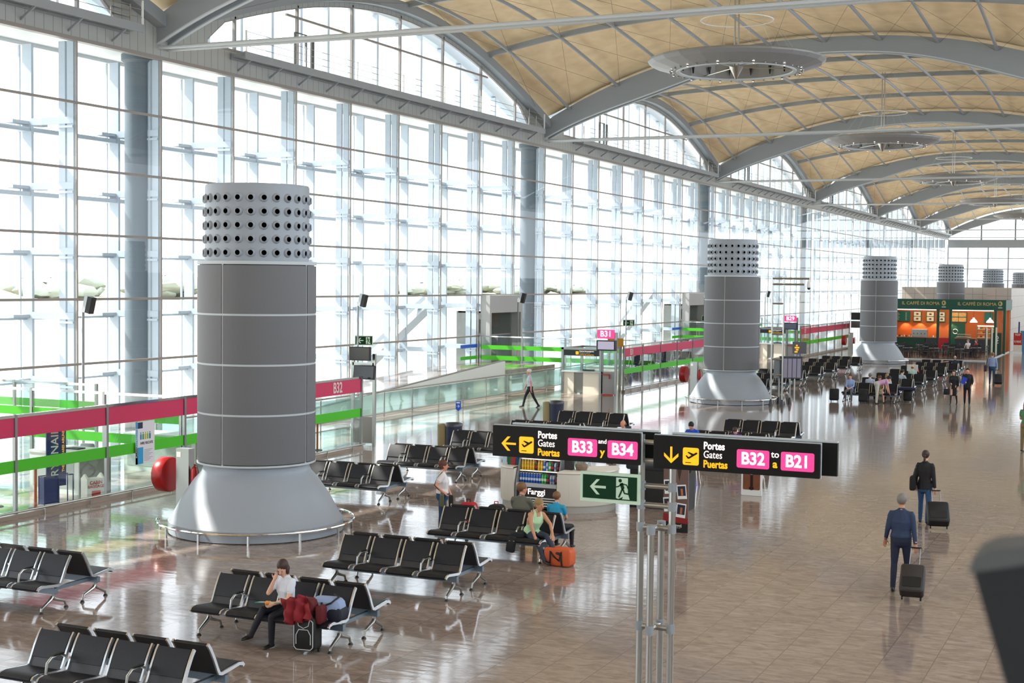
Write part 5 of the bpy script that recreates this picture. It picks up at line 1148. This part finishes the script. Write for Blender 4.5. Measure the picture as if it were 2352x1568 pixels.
# ------------------------------------------------------------------ drinks kiosk
KY = 31.7
KW = mat('kiosk_cream_panel', 'ddd8cc', .45); KG = mat('kiosk_grey_plinth', 'a6a39c', .45)
def drum(label, cx, cy, r0, h, a0, a1, grp):
    r = thing('kiosk_counter', label, 'counter', (cx, cy, 0), 0, grp)
    m = MB().mat(KG, True); m.lathe([(0, 0), (r0-.05, 0), (r0-.05, .17), (0, .17)], 32, a0=a0, a1=a1); m.obj('plinth', r)
    m = MB().mat(KW, True); m.lathe([(0, .17), (r0-.02, .17), (r0, .2), (r0, h-.05)], 32, a0=a0, a1=a1)
    for t in (a0, a1): t = RD(t); m.add([(0, 0, .17), (r0*cos(t), r0*sin(t), .17), (r0*cos(t), r0*sin(t), h-.03), (0, 0, h-.03)], [(0, 1, 2, 3)])
    for j in range(8): t = RD(a0+(a1-a0)*j/8); m.box(r0-.002, r0+.006, -.006, .006, .3, h-.12, Matrix.Rotation(t, 4, 'Z'))
    m.obj('curved_front', r)
    m = MB().mat(KW, True); m.lathe([(0, h), (r0+.02, h), (r0+.03, h-.03), (r0, h-.05), (0, h-.05)], 32, a0=a0, a1=a1); m.obj('counter_top', r); return r
drum('left round cream counter of the drinks kiosk', -14.3, 32.3, .58, 1.02, 90, 268, 'round kiosk counters')
drum('right round cream counter of the drinks kiosk, behind the exit sign', -13.12, 32.65, 1.12, 1.0, 272, 400, 'round kiosk counters')
r = thing('drinks_fridge', 'open drinks fridge with lit shelves of bottles and Farggi lettering', 'fridge', (-13.72, 31.75, 0))
m = MB().mat(mat('fridge_grey_side', '8c9294', .4, .4)); 
for x in (-.56, .54): m.prism([(-.02, .0), (.62, 0), (.62, 1.55), (.35, 1.55), (-.02, .62)], lambda a, b, t: (t, a, b), x, x+.03)
m.box(-.56, .57, .58, .62, 0, 1.6); m.obj('case', r)
m = MB().mat(mat('fridge_black_base', '101114', .4)); m.box(-.53, .54, 0.0, .5, .05, .56); b_ = m.obj('base', r)
text('Farggi', .2, WHL, b_, (.0, -.004, .44), align='CENTER', bold=.003); m = MB().mat(WHITE)
for z in (.1, .16, .22, .28): m.box(-.5, .5, -.01, 0, z, z+.025)
m.obj('white_stripe', b_)
m = MB().mat(LGREY); m.box(-.53, .54, -.03, .12, .56, .64); m.obj('front_ledge', r)
SH = [(.64, .1), (.94, .2), (1.22, .3)]
for z, y in SH[1:]: m = MB().mat(WHITE); m.box(-.53, .54, y-.04, .58, z-.02, z); sh_ = m.obj('shelf', r); m = MB().mat(mat('shelf_strip_light', 'ffd9c0', .4, emit=2.2)); m.box(-.5, .5, y-.05, y-.04, z-.015, z-.003); m.obj('strip_light', sh_)
m = MB().mat(mat('fridge_light', 'fff0e0', .4, emit=3)); m.box(-.5, .5, .4, .44, 1.52, 1.55); m.obj('top_light', r)
def bottle_proto(nm, c, cap, tall):
    m = MB().mat(mat('bottle_'+nm, c, .2, spec=.7), True); m.lathe([(0, 0), (.03, .0), (.032, .02), (.032, tall*.62), (.026, tall*.75), (.012, tall*.88), (.012, tall*.93)], 10); a = m.mesh('bottle')
    m = MB().mat(mat('cap_'+cap, cap, .4), True); m.lathe([(0, tall), (.014, tall), (.015, tall*.92), (.0, tall*.92)], 8); b = m.mesh('cap')
    m = MB().mat(mat('bottle_label_'+nm, {'blue': 'c8d4ea', 'yellow': 'e8c040', 'green': 'd8e8d0', 'cola': 'b02020', 'clear': '5a78c0', 'orange': 'e89030'}[nm], .5), True); m.lathe([(.0325, tall*.25), (.0325, tall*.5)], 10); c_ = m.mesh('bottle_label'); return a, b, c_
BP = {'blue': bottle_proto('blue', '1f58b0', 'dfe4ea', .24), 'yellow': bottle_proto('yellow', 'd8a818', 'e8d080', .25), 'green': bottle_proto('green', '2fa84a', '30a040', .24), 'cola': bottle_proto('cola', '2a1410', 'c02020', .23), 'clear': bottle_proto('clear', 'a8b8c4', '3048a0', .23), 'orange': bottle_proto('orange', 'c86820', '603018', .2)}
NAMES = {'blue': 'blue water bottle', 'yellow': 'yellow soft drink bottle', 'green': 'green bottle', 'cola': 'dark cola bottle', 'clear': 'clear bottle', 'orange': 'amber bottle'}
rows_ = [['blue']*8+['green']*2+['cola', 'clear', 'clear', 'cola'], ['yellow']*5+['cola', 'yellow', 'yellow', 'blue', 'clear', 'green', 'cola', 'clear', 'cola'], ['orange']*5+['clear', 'orange', 'cola', 'orange', 'clear', 'blue', 'clear', 'orange', 'orange']]
SHN = ('lowest shelf', 'middle shelf', 'top shelf')
for q, (z, y) in enumerate(SH):
    for dd in range(2):
        for i, c in enumerate(rows_[q]):
            e = thing('drink_bottle', NAMES[c]+(' in the front row' if dd == 0 else ' in the rear row')+' on the '+SHN[q]+' of the drinks fridge', 'bottle', (-13.72-.49+.073*i, 31.75+y+.06+.09*dd, z+.002), 0, NAMES[c]+'s on the '+SHN[q])
            for nm, me in zip(('glass', 'cap', 'bottle_label'), BP[c]): o = bpy.data.objects.new(nm, me); C.objects.link(o); o.parent = e
r = thing('candy_jar', 'round glass jar of brown sweets on the right kiosk counter', 'jar', (-12.7, 32.15, 1.0)); m = MB().mat(mat('sweets', '9a5a38', .5, noise=.4, nscale=40), True); m.lathe([(0, .01), (.13, .01), (.16, .1), (.14, .15), (0, .17)], 20); m.obj('sweets', r); m = MB().mat(GP, True); m.lathe([(.14, 0), (.18, .08), (.18, .17), (.12, .24), (.1, .27)], 20); m.obj('glass', r)
m = MB().mat(mat('coffee_dots', '2a2224', .5, noise=.8, nscale=30)); m.box(-.1, .1, -.08, .08, 0, .24); m.obj('display_box', None, (-13.0, 32.1, 1.0), label='small dark speckled display box on the right kiosk counter', cat='box')
for i, (c, l) in enumerate((('b8c8d8', 'pale blue snack packet'), ('2a6a3a', 'green snack packet'), ('a02a30', 'red snack packet'), ('1f5a7a', 'teal snack packet'))):
    m = MB().mat(mat('packet_'+c, c, .3)); m.rbox(-.06, .06, -.02, .02, 0, .2, .015); o = m.obj('snack_packet', None, (-14.74+.12*i, 32.1+.03*(i % 2), 1.02), label=l+' standing on the left kiosk counter', cat='packet', group='snack packets on the left kiosk counter'); o.rotation_euler.z = RD(-20+14*i)
m = MB().mat(DARK, True); m.rbox(-1.1, .6, -.35, .35, .95, 1.2, .06); m.mat(mat('gelato_cream', 'e0c8a0', .5)); m.box(-1.0, .5, -.25, .25, 1.2, 1.22); m.mat(RUB); m.box(-1.0, .5, -.3, .3, 0, .95); m.obj('ice_cream_counter', None, (-10.85, 33.6, 0), label='dark ice cream counter at the right of the kiosk, behind the exit sign', cat='counter')
r = thing('advert_banner', 'upright brown coffee banner with photo prints behind the sign mast', 'banner', (-9.72, 30.4, 0)); 
m = MB().mat(mat('coffee_brown', '6a5048', .5)); m.box(-.29, .29, -.02, .02, .3, 1.95); m.obj('upper_print', r)
m = MB().mat(mat('black_print', '121014', .4)); m.box(-.29, .29, -.02, .02, 0, .24); q = m.obj('lower_print', r); text('Farggi', .11, OFFW, q, (.02, -.024, .15), align='CENTER', bold=.002)
m = MB().mat(mat('red_band', '8c1c20', .4)); m.prism([(-.29, .24), (.29, .2), (.29, .32), (-.29, .42)], lambda a, b, t: (a, t, b), -.022, .022); m.obj('red_band', r)
for (x, z, a) in ((-.17, .62, -6), (.13, .5, 5), (-.16, 1.02, -5), (.14, .92, -6)):
    M = Matrix.Translation((x, -.024, z)) @ Matrix.Rotation(RD(a), 4, 'Y'); m = MB().mat(WHITE); m.box(-.11, .11, -.002, .002, -.16, .16, M); p = m.obj('photo_print', r); m = MB().mat(mat('cup_photo', '1e2438', .4)); m.box(-.09, .09, -.004, -.002, -.09, .13, M); m.mat(mat('cup_orange', 'b06a40', .4)); m.box(-.02, .03, -.006, -.004, -.08, .07, M); m.obj('cup_picture', p)
m = MB().mat(mat('coffee_beans', '33261f', .6, noise=.6, nscale=60)); m.prism([(-.06, 1.9), (.22, 1.9), (.08, 1.15)], lambda a, b, t: (a, t, b), -.024, -.02); m.obj('coffee_bean_print', r)
r = thing('advert_stand', 'small white framed coffee poster on the floor below the right gate sign', 'poster stand', (-9.62, 36.6, 0)); m = MB().mat(WHITE); m.rbox(-.28, .28, -.03, .02, 0, .92, .02); m.obj('frame', r); m = MB().mat(mat('warm_brown_print', '7a4a34', .4, noise=.3, nscale=6)); m.rbox(-.23, .23, -.035, -.03, .16, .86, .03); p = m.obj('print', r); m = MB().mat(mat('print_dark_cup', '241614', .4), True); m.ball((0, -.036, .2), .07, .003, .05); m.box(-.03, .04, -.04, -.036, .25, .6); m.mat(WHITE, True); m.ball((0, -.042, .62), .07, .002, .06); m.obj('cup_picture', p)
# small kiosk tables hidden partly by the signs
for i, (x, y) in enumerate(((-14.6, 37.2), (-11.6, 37.8))):
    r = thing('bar_stool', 'light wire-legged stool '+('behind the gap between the gate signs' if i == 0 else 'behind the right gate sign'), 'stool', (x, y, 0)); m = MB().mat(mat('stool_white', 'd0d0d2', .4), True); m.lathe([(0, .72), (.19, .72), (.2, .75), (0, .76)], 20); m.obj('seat', r)
    for j in range(4): t = RD(45+90*j); m = MB().mat(CHROME, True); m.tube([(.12*cos(t), .12*sin(t), .72), (.24*cos(t), .24*sin(t), 0)], .01, 6); m.obj('leg', r)

# ------------------------------------------------------------------ cafe
GD = mat('cafe_dark_green', '0f4a3a', .5); ORG = mat('cafe_orange_wall', 'a8541c', .6); GOLD = mat('cafe_gold_lettering', 'b8a262', .35, .3)
WOODF = mat('cafe_dark_wood_floor', '5a3c30', .25, noise=.1, nscale=3)
m = MB().mat(WOODF); m.box(-21, -11.4, 110.3, 127.4, 0.001, .06); m.mat(LGREY); m.box(-21, -11.35, 110.2, 110.3, 0, .07); m.box(-11.4, -11.33, 110.2, 127.4, 0, .07); m.obj('cafe_floor', None, label='low dark wood platform of the green cafe', cat='platform')
CFY = 122
r = thing('cafe_fascia', 'dark green cafe fascia with gold lettering over the serving openings', 'shop front', (0, CFY, 0))
m = MB().mat(GD); m.box(-21, -11.2, 0, .3, 3.6, 4.46); m.box(-11.5, -11.2, .3, 5.3, 3.6, 4.46); m.obj('fascia_board', r)
for x in (-16.55, -15.55, -12.0, -11.3): m = MB().mat(GD); m.box(x-.1, x+.1, 0, .25, .06, 3.6); m.obj('post', r)
m = MB().mat(mat('downlight_strip', 'fff6ea', .4, emit=2.5)); m.box(-20.9, -16.7, .0, .06, 3.54, 3.6); m.box(-15.4, -12.15, .0, .06, 3.54, 3.6); m.obj('light_strip', r)
text('IL CAFFÈ DI ROMA', .37, GOLD, r, (-19.5, -.01, 4.1), bold=.006); text('IL CAFFÈ DI ROMA', .37, GOLD, r, (-15.0, -.01, 4.1), bold=.006)
for x in (-16.1, -11.65):
    m = MB().mat(GOLD, True); m.ball((x, -.01, 4.15), .17, .01, .21, 14, 8); o = m.obj('bust_emblem', r); m = MB().mat(GD, True); m.ball((x-.03, -.02, 4.17), .06, .008, .1, 8, 6); m.mat(WHITE); m.box(x-.16, x+.16, -.015, 0, 3.8, 3.85); m.obj('emblem_detail', o)
for x in (-16.5, ): m = MB().mat(GF); m.add([(-16.45, .1, 1.3), (-15.65, .1, 1.3), (-15.65, .1, 3.6), (-16.45, .1, 3.6)], [(0, 1, 2, 3)]); g_ = m.obj('glass_screen', r); m = MB().mat(GF); m.add([(-11.9, .1, .1), (-11.4, .1, .1), (-11.4, .1, 3.6), (-11.9, .1, 3.6)], [(0, 1, 2, 3)]); m.obj('glass_screen', r)
m = MB().mat(ORG); m.box(-21, -11.35, 127, 127.3, .06, 4.4); m.box(-21.3, -21, 122, 127.3, 0, 4.4); m.box(-21, -11.35, CFY+.3, 127, 4.3, 4.4); S_(m.obj('wall_cafe'))
m = MB().mat(GD); m.box(0, 1.2, -.06, 0, .06, 2.38); d = m.obj('service_door', None, (-16.15, 127, 0), label='dark green cafe door with a round porthole window', cat='door'); m = MB().mat(CHROME, True); m.tube([(.4+.2*cos(RD(a)), -.07, 1.66+.2*sin(RD(a))) for a in range(0, 360, 20)], .03, 6, closed=True); m.obj('porthole_ring', d)
FOOD = mat('food_photo', 'c89a5a', .5, noise=.6, nscale=9); CREAM = mat('food_photo_pale', 'd8ccb0', .5, noise=.35, nscale=8)
for i, (x, w_, kk) in enumerate(((-20.3, 1.5, 0), (-18.95, .68, 1), (-17.85, .68, 1), (-16.9, .58, 1), (-15.5, 1.35, 2), (-13.05, .68, 3))):
    r = thing('menu_board', ('dark green cafe menu board at the left end of the orange wall', 'second cafe menu board from the left, with a coffee cup picture', 'third cafe menu board from the left, with a coffee cup picture', 'cafe menu board between the two green posts', 'wide cafe menu board with four food pictures', 'dark gilt picture board at the right of the cafe wall')[i], 'menu board', (x, 126.95, 2.9), 0, 'menu boards on the cafe wall'); m = MB().mat(mat('menu_green', '12463c' if kk != 0 else '0f6054', .4)); m.box(-w_/2, w_/2, -.05, 0, -.44, .44); m.obj('board', r)
    if kk == 1:
        for z in (-.21, .21): m = MB().mat(CREAM); m.rbox(-w_*.42, w_*.42, -.06, -.05, z-.18, z+.18, .03); p = m.obj('food_picture', r); m = MB().mat(mat('coffee_cup_print', '4a3022', .4), True); m.ball((0, -.062, z), .12, .003, .07); m.obj('cup_picture', p)
    if kk == 2:
        for a in (-.32, .32):
            for z in (-.21, .21): m = MB().mat(FOOD); m.rbox(a-.3, a+.3, -.06, -.05, z-.17, z+.17, .03); m.obj('food_picture', r)
    if kk == 0:
        m = MB().mat(OFFW)
        for j in range(8): m.box(-.5, -.5+.25+.06*(j % 3), -.055, -.05, .3-.09*j, .32-.09*j); m.box(.35, .45, -.055, -.05, .3-.09*j, .32-.09*j)
        m.obj('menu_lines', r)
for (x0, x1, l, c) in ((-20.8, -17.85, 'dark green cafe bar counter with a wooden top', 1), (-17.8, -16.7, 'short cafe till counter with red goods, left of the posts', 0), (-15.4, -12.1, 'cafe food counter with glass displays, right of the posts', 0)):
    r = thing('cafe_counter', l, 'counter', (0, 124, 0)); m = MB().mat(GD if c else mat('counter_slate', '3c4448', .4)); m.box(x0, x1, 0, .6, .06, 1.15); m.obj('front', r); m = MB().mat(mat('counter_wood_top', 'a8784a', .35)); m.box(x0-.03, x1+.03, -.05, .65, 1.15, 1.22); m.obj('top', r)
r = thing('coffee_machine', 'wide chrome espresso machine on the cafe bar counter', 'coffee machine', (-18.3, 124.3, 1.22)); m = MB().mat(STEEL); m.box(-.7, .6, -.1, .3, .12, .6); m.box(-.7, .6, .1, .3, 0, .12); m.obj('body', r); m = MB().mat(RUB, True)
for j in range(4): m.tube([(-.5+.3*j, -.1, .3), (-.5+.3*j, -.25, .26)], .03, 6)
m.obj('group_handle', r); m = MB().mat(WHITE); m.box(-.65, .55, -.05, .25, .6, .66); m.obj('cup_rack', r)
CUPM = mat('white_china', 'e8e4dc', .3); rr = random.Random(5)
for i in range(14):
    x = -20.6+.2*i; m = MB().mat(CUPM if i % 3 else mat('dark_jug', '2c2420', .3), True); m.lathe([(0, 0), (.05, 0), (.06, .1+.05*(i % 2)), (.045, .1+.05*(i % 2))], 10)
    if i < 9 or i > 12: m.obj('cup', None, (x if i < 9 else -17.6+.1*(i-9), 124.15+.1*(i % 2), 1.22), label=('white cup' if i % 3 else 'dark jug')+' standing on the cafe bar', cat='cup', group=('white cups' if i % 3 else 'dark jugs')+' on the cafe bar')
r = thing('food_display', 'tiered glass food display with rows of snacks at the right of the cafe', 'food display', (-12.9, 124.2, 1.22)); m = MB().mat(WHITE)
for z in (.05, .4, .75, 1.05): m.box(-.75, .75, -.1, .4, z, z+.03)
m.obj('shelf', r)
for z in (.08, .43, .78): 
    for j in range(7): c = ('c8a030', 'a83020', 'd8c8a0', '4a7a30', 'c87830')[(j+int(z*10)) % 5]; m = MB().mat(mat('snack_'+c, c, .5), True); m.rbox(-.7+.2*j, -.54+.2*j, -.05, .15, z, z+.14, .03); m.obj('snack', r)
m = MB().mat(mat('display_light', 'fff0d8', .4, emit=3)); m.box(-.7, .7, -.1, -.06, 1.0, 1.04); m.obj('light', r); m = MB().mat(STEEL); m.box(-.78, -.74, -.1, .4, 0, 1.1); m.box(.74, .78, -.1, .4, 0, 1.1); m.obj('side_frame', r)
r = thing('glass_display', 'low curved glass cake display on the cafe food counter', 'food display', (-14.7, 124.15, 1.22)); m = MB().mat(STEEL, True); m.rbox(-.6, .6, -.2, .3, 0, .1, .03); m.rbox(-.55, .55, -.15, .3, .28, .32, .02); m.obj('frame', r); m = MB().mat(FOOD, True)
for j in range(6): m.ball((-.45+.18*j, .02, .14), .07, .09, .05, 8, 6)
m.obj('cakes', r); m = MB().mat(GP); m.add([(-.6, -.2, .1), (.6, -.2, .1), (.55, -.12, .3), (-.55, -.12, .3)], [(0, 1, 2, 3)]); m.obj('glass', r)
m = MB().mat(mat('red_advert', 'a8202a', .4, noise=.4, nscale=4)); m.box(-.42, .42, -.04, 0, .3, 1.2); m.mat(STEEL); m.box(-.44, .44, -.05, .01, 0, .3); m.obj('drinks_poster', None, (-16.05, CFY-.1, .06), label='red illustrated drinks panel between the two green cafe posts', cat='poster')
for x, l in ((-13.9, 'left white bell lamp over the cafe food counter'), (-12.6, 'right white bell lamp over the cafe food counter')):
    r = thing('pendant_lamp', l, 'lamp', (x, 123.8, 0), 0, 'bell lamps in the cafe'); m = MB().mat(mat('lamp_glow_white', 'fff4e4', .4, emit=2.2), True); m.lathe([(.06, 2.95), (.08, 2.85), (.2, 2.75), (.3, 2.6), (.3, 2.55)], 18); m.obj('lamp_shade', r); m = MB().mat(RUB, True); m.tube([(0, 0, 2.95), (0, 0, 4.3)], .012, 5); m.obj('cord', r)
for i, x in enumerate((-19.9, -18.7, -17.4, -16.1)):
    ld = bpy.data.lights.new('spot', 'SPOT'); ld.energy = 60; ld.spot_size = RD(95); ld.color = (1, .6, .3); ld.shadow_soft_size = .05; lo = bpy.data.objects.new('wall_spot', ld); C.objects.link(lo); lo.location = (x, 126.6, 2.45); lo.rotation_euler = (RD(20), 0, 0)
    lo['label'] = 'small warm spot under the cafe menu boards'
ld = bpy.data.lights.new('cafe_ceiling', 'AREA'); ld.shape = 'RECTANGLE'; ld.size = 8; ld.size_y = 2.5; ld.energy = 230; ld.color = (1, .8, .6); lo = bpy.data.objects.new('cafe_ceiling_light', ld); C.objects.link(lo); lo.location = (-16.2, 124.8, 4.25)
m = MB().mat(mat('menu_green_dark', '0d3a34', .4)); m.box(-.35, .35, -.03, .03, 0, 1.75); o = m.obj('glass_banner', None, (-11.75, 121.0, .06), label='dark green upright panel with white letters at the right of the terrace', cat='sign'); text('NO', .4, OFFW, o, (0, -.035, 1.2), (pi/2, -pi/2, 0), 'CENTER', bold=.01)
for i, (x, y) in enumerate(((-12.35, 118.6), (-12.05, 119.6), (-11.8, 120.4))):
    m = MB().mat(GD); m.box(-.06, .0, -.05, .05, 0, 2.2); m.mat(mat('totem_white', 'd8d2c0', .4)); m.box(.0, .12, -.05, .05, 0, 2.2); m.obj('terrace_post', None, (x, y, .06), label=('left', 'middle', 'right')[i]+' of the three tall white-edged green posts at the terrace corner', cat='post', group='terrace corner posts')
r = thing('advert_stand', 'tall red advert stand with a 9.95 euro price, right of the cafe', 'poster stand', (-10.4, 124.0, 0), RD(-10)); m = MB().mat(RT); m.box(-.33, .33, -.02, .02, .75, 1.75); p = m.obj('red_print', r); text('TOT', .22, OFFW, p, (0, -.03, 1.58), align='CENTER', bold=.008); text('9.95€', .24, OFFW, p, (0, -.03, 1.02), align='CENTER', bold=.006)
m = MB().mat(mat('poster_pale', 'd8d0c4', .5, noise=.3, nscale=8)); m.box(-.33, .33, -.02, .02, .2, .75); m.mat(WHITE); m.box(-.35, .35, -.03, .03, 0, .2); m.obj('lower_print', r)
m = MB().mat(mat('poster_sky', '3a7aa0', .5, noise=.3, nscale=6)); m.box(-.5, .5, 0, .05, 0, 1.9); m.obj('poster_stand', None, (-9.8, 125.2, 0), label='blue advert panel behind the red advert stand', cat='poster stand')
for i, x in enumerate((-11.0, -10.55, -10.3)):
    m = MB().mat(NAVY); m.box(-.06, .06, -.06, .06, 0, 2.5-.2*i); m.obj('totem', None, (x+.1, 131+i, 0), label=('left', 'middle', 'right')[i]+' of three slim navy posts beside the pale tiled wall', cat='post', group='navy posts')
# terrace furniture
CHM = mat('cafe_chair_dark', '1c181b', .45); TBM = mat('cafe_table_top', '8c8f94', .3)
def chair():
    r = thing('cafe_chair', 'x', 'chair', (0, 0, 0), 0, 'dark chairs on the cafe terrace')
    m = MB().mat(CHM); m.box(-.21, .21, -.21, .21, .43, .47); m.obj('seat', r)
    m = MB().mat(CHM); m.box(-.2, .2, .2, .23, .78, .93); m.box(-.2, .2, .2, .23, .62, .67); m.obj('backrest', r)
    for x in (-.19, .19):
        m = MB().mat(CHM); m.bar([(x, -.19, 0), (x, -.19, .43)], .035, .035, up_=V((0, 1, 0))); m.obj('leg', r)
        m = MB().mat(CHM); m.bar([(x, .22, 0), (x, .2, .45), (x, .22, .93)], .035, .035, up_=V((0, 1, 0))); m.obj('leg', r)
    return proto(r)
def table():
    r = thing('cafe_table', 'x', 'table', (0, 0, 0), 0, 'square tables on the cafe terrace'); m = MB().mat(TBM); m.box(-.33, .33, -.33, .33, .72, .75); m.obj('table_top', r); m = MB().mat(RUB, True); m.tube([(0, 0, .02), (0, 0, .72)], .035, 8); m.obj('pedestal', r); m = MB().mat(RUB); m.box(-.25, .25, -.04, .04, 0, .03); m.box(-.04, .04, -.25, .25, 0, .03); m.obj('foot', r); return proto(r)
ch0, tb0 = chair(), table(); nch = 0
TPOS = [(-19.2, 112.3), (-17.4, 112.0), (-15.5, 112.4), (-13.6, 112.2), (-18.3, 114.9), (-16.4, 115.1), (-14.4, 115.0), (-12.7, 115.3), (-19.3, 117.7), (-17.2, 118.0), (-15.3, 117.8), (-13.5, 118.1)]
RW = ('front', 'middle', 'back'); CW = ('far left', 'centre left', 'centre right', 'far right')
for i, (x, y) in enumerate(TPOS):
    wh = 'the '+RW[i//4]+' row '+CW[i % 4]+' terrace table'
    if i == 0: tb0.location = (x, y, .06); tb0['label'] = 'square cafe table, '+RW[i//4]+' row '+CW[i % 4]+' of the terrace'
    else: dup(tb0, (x, y, .06), 0, 'square cafe table, '+RW[i//4]+' row '+CW[i % 4]+' of the terrace')
    for j, (dx, dy, a, s_) in enumerate(((0, .55, 0, 'far'), (0, -.55, 180, 'near'), (.58, 0, -90, 'right'), (-.58, 0, 90, 'left'))):
        l = 'dark slatted cafe chair on the '+s_+' side of '+wh
        if nch == 0: c_ = ch0; c_.location = (x+dx, y+dy, .06); c_.rotation_euler.z = RD(a); c_['label'] = l
        else: dup(ch0, (x+dx+rr.uniform(-.05, .05), y+dy, .06), RD(a+rr.uniform(-14, 14)), l)
        nch += 1
for (x, y, f_, sh_, hr, l) in ((-19.6, 113.6, 60, '1a1a1e', 'blond', 'blond cafe guest in black at the left of the terrace, beside the column'), (-13.45, 116.4, 150, 'd8dadd', 'grey', 'cafe guest in white at the right of the terrace'), (-12.85, 116.6, 120, 'b02a44', 'sand', 'cafe guest in red at the right of the terrace')):
    person(l, (x, y), f_, sit=True, seatz=.52, legs=SITL, arms=LAP, shirt=sh_, pants='22242c', hair=hr, style='mid', vox=.028, sleeve='short')
    dup(ch0, (x+.1*sin(RD(f_)), y-.1*cos(RD(f_)), .06), RD(f_+180), 'dark cafe chair under the '+l[:l.index(' at')] )
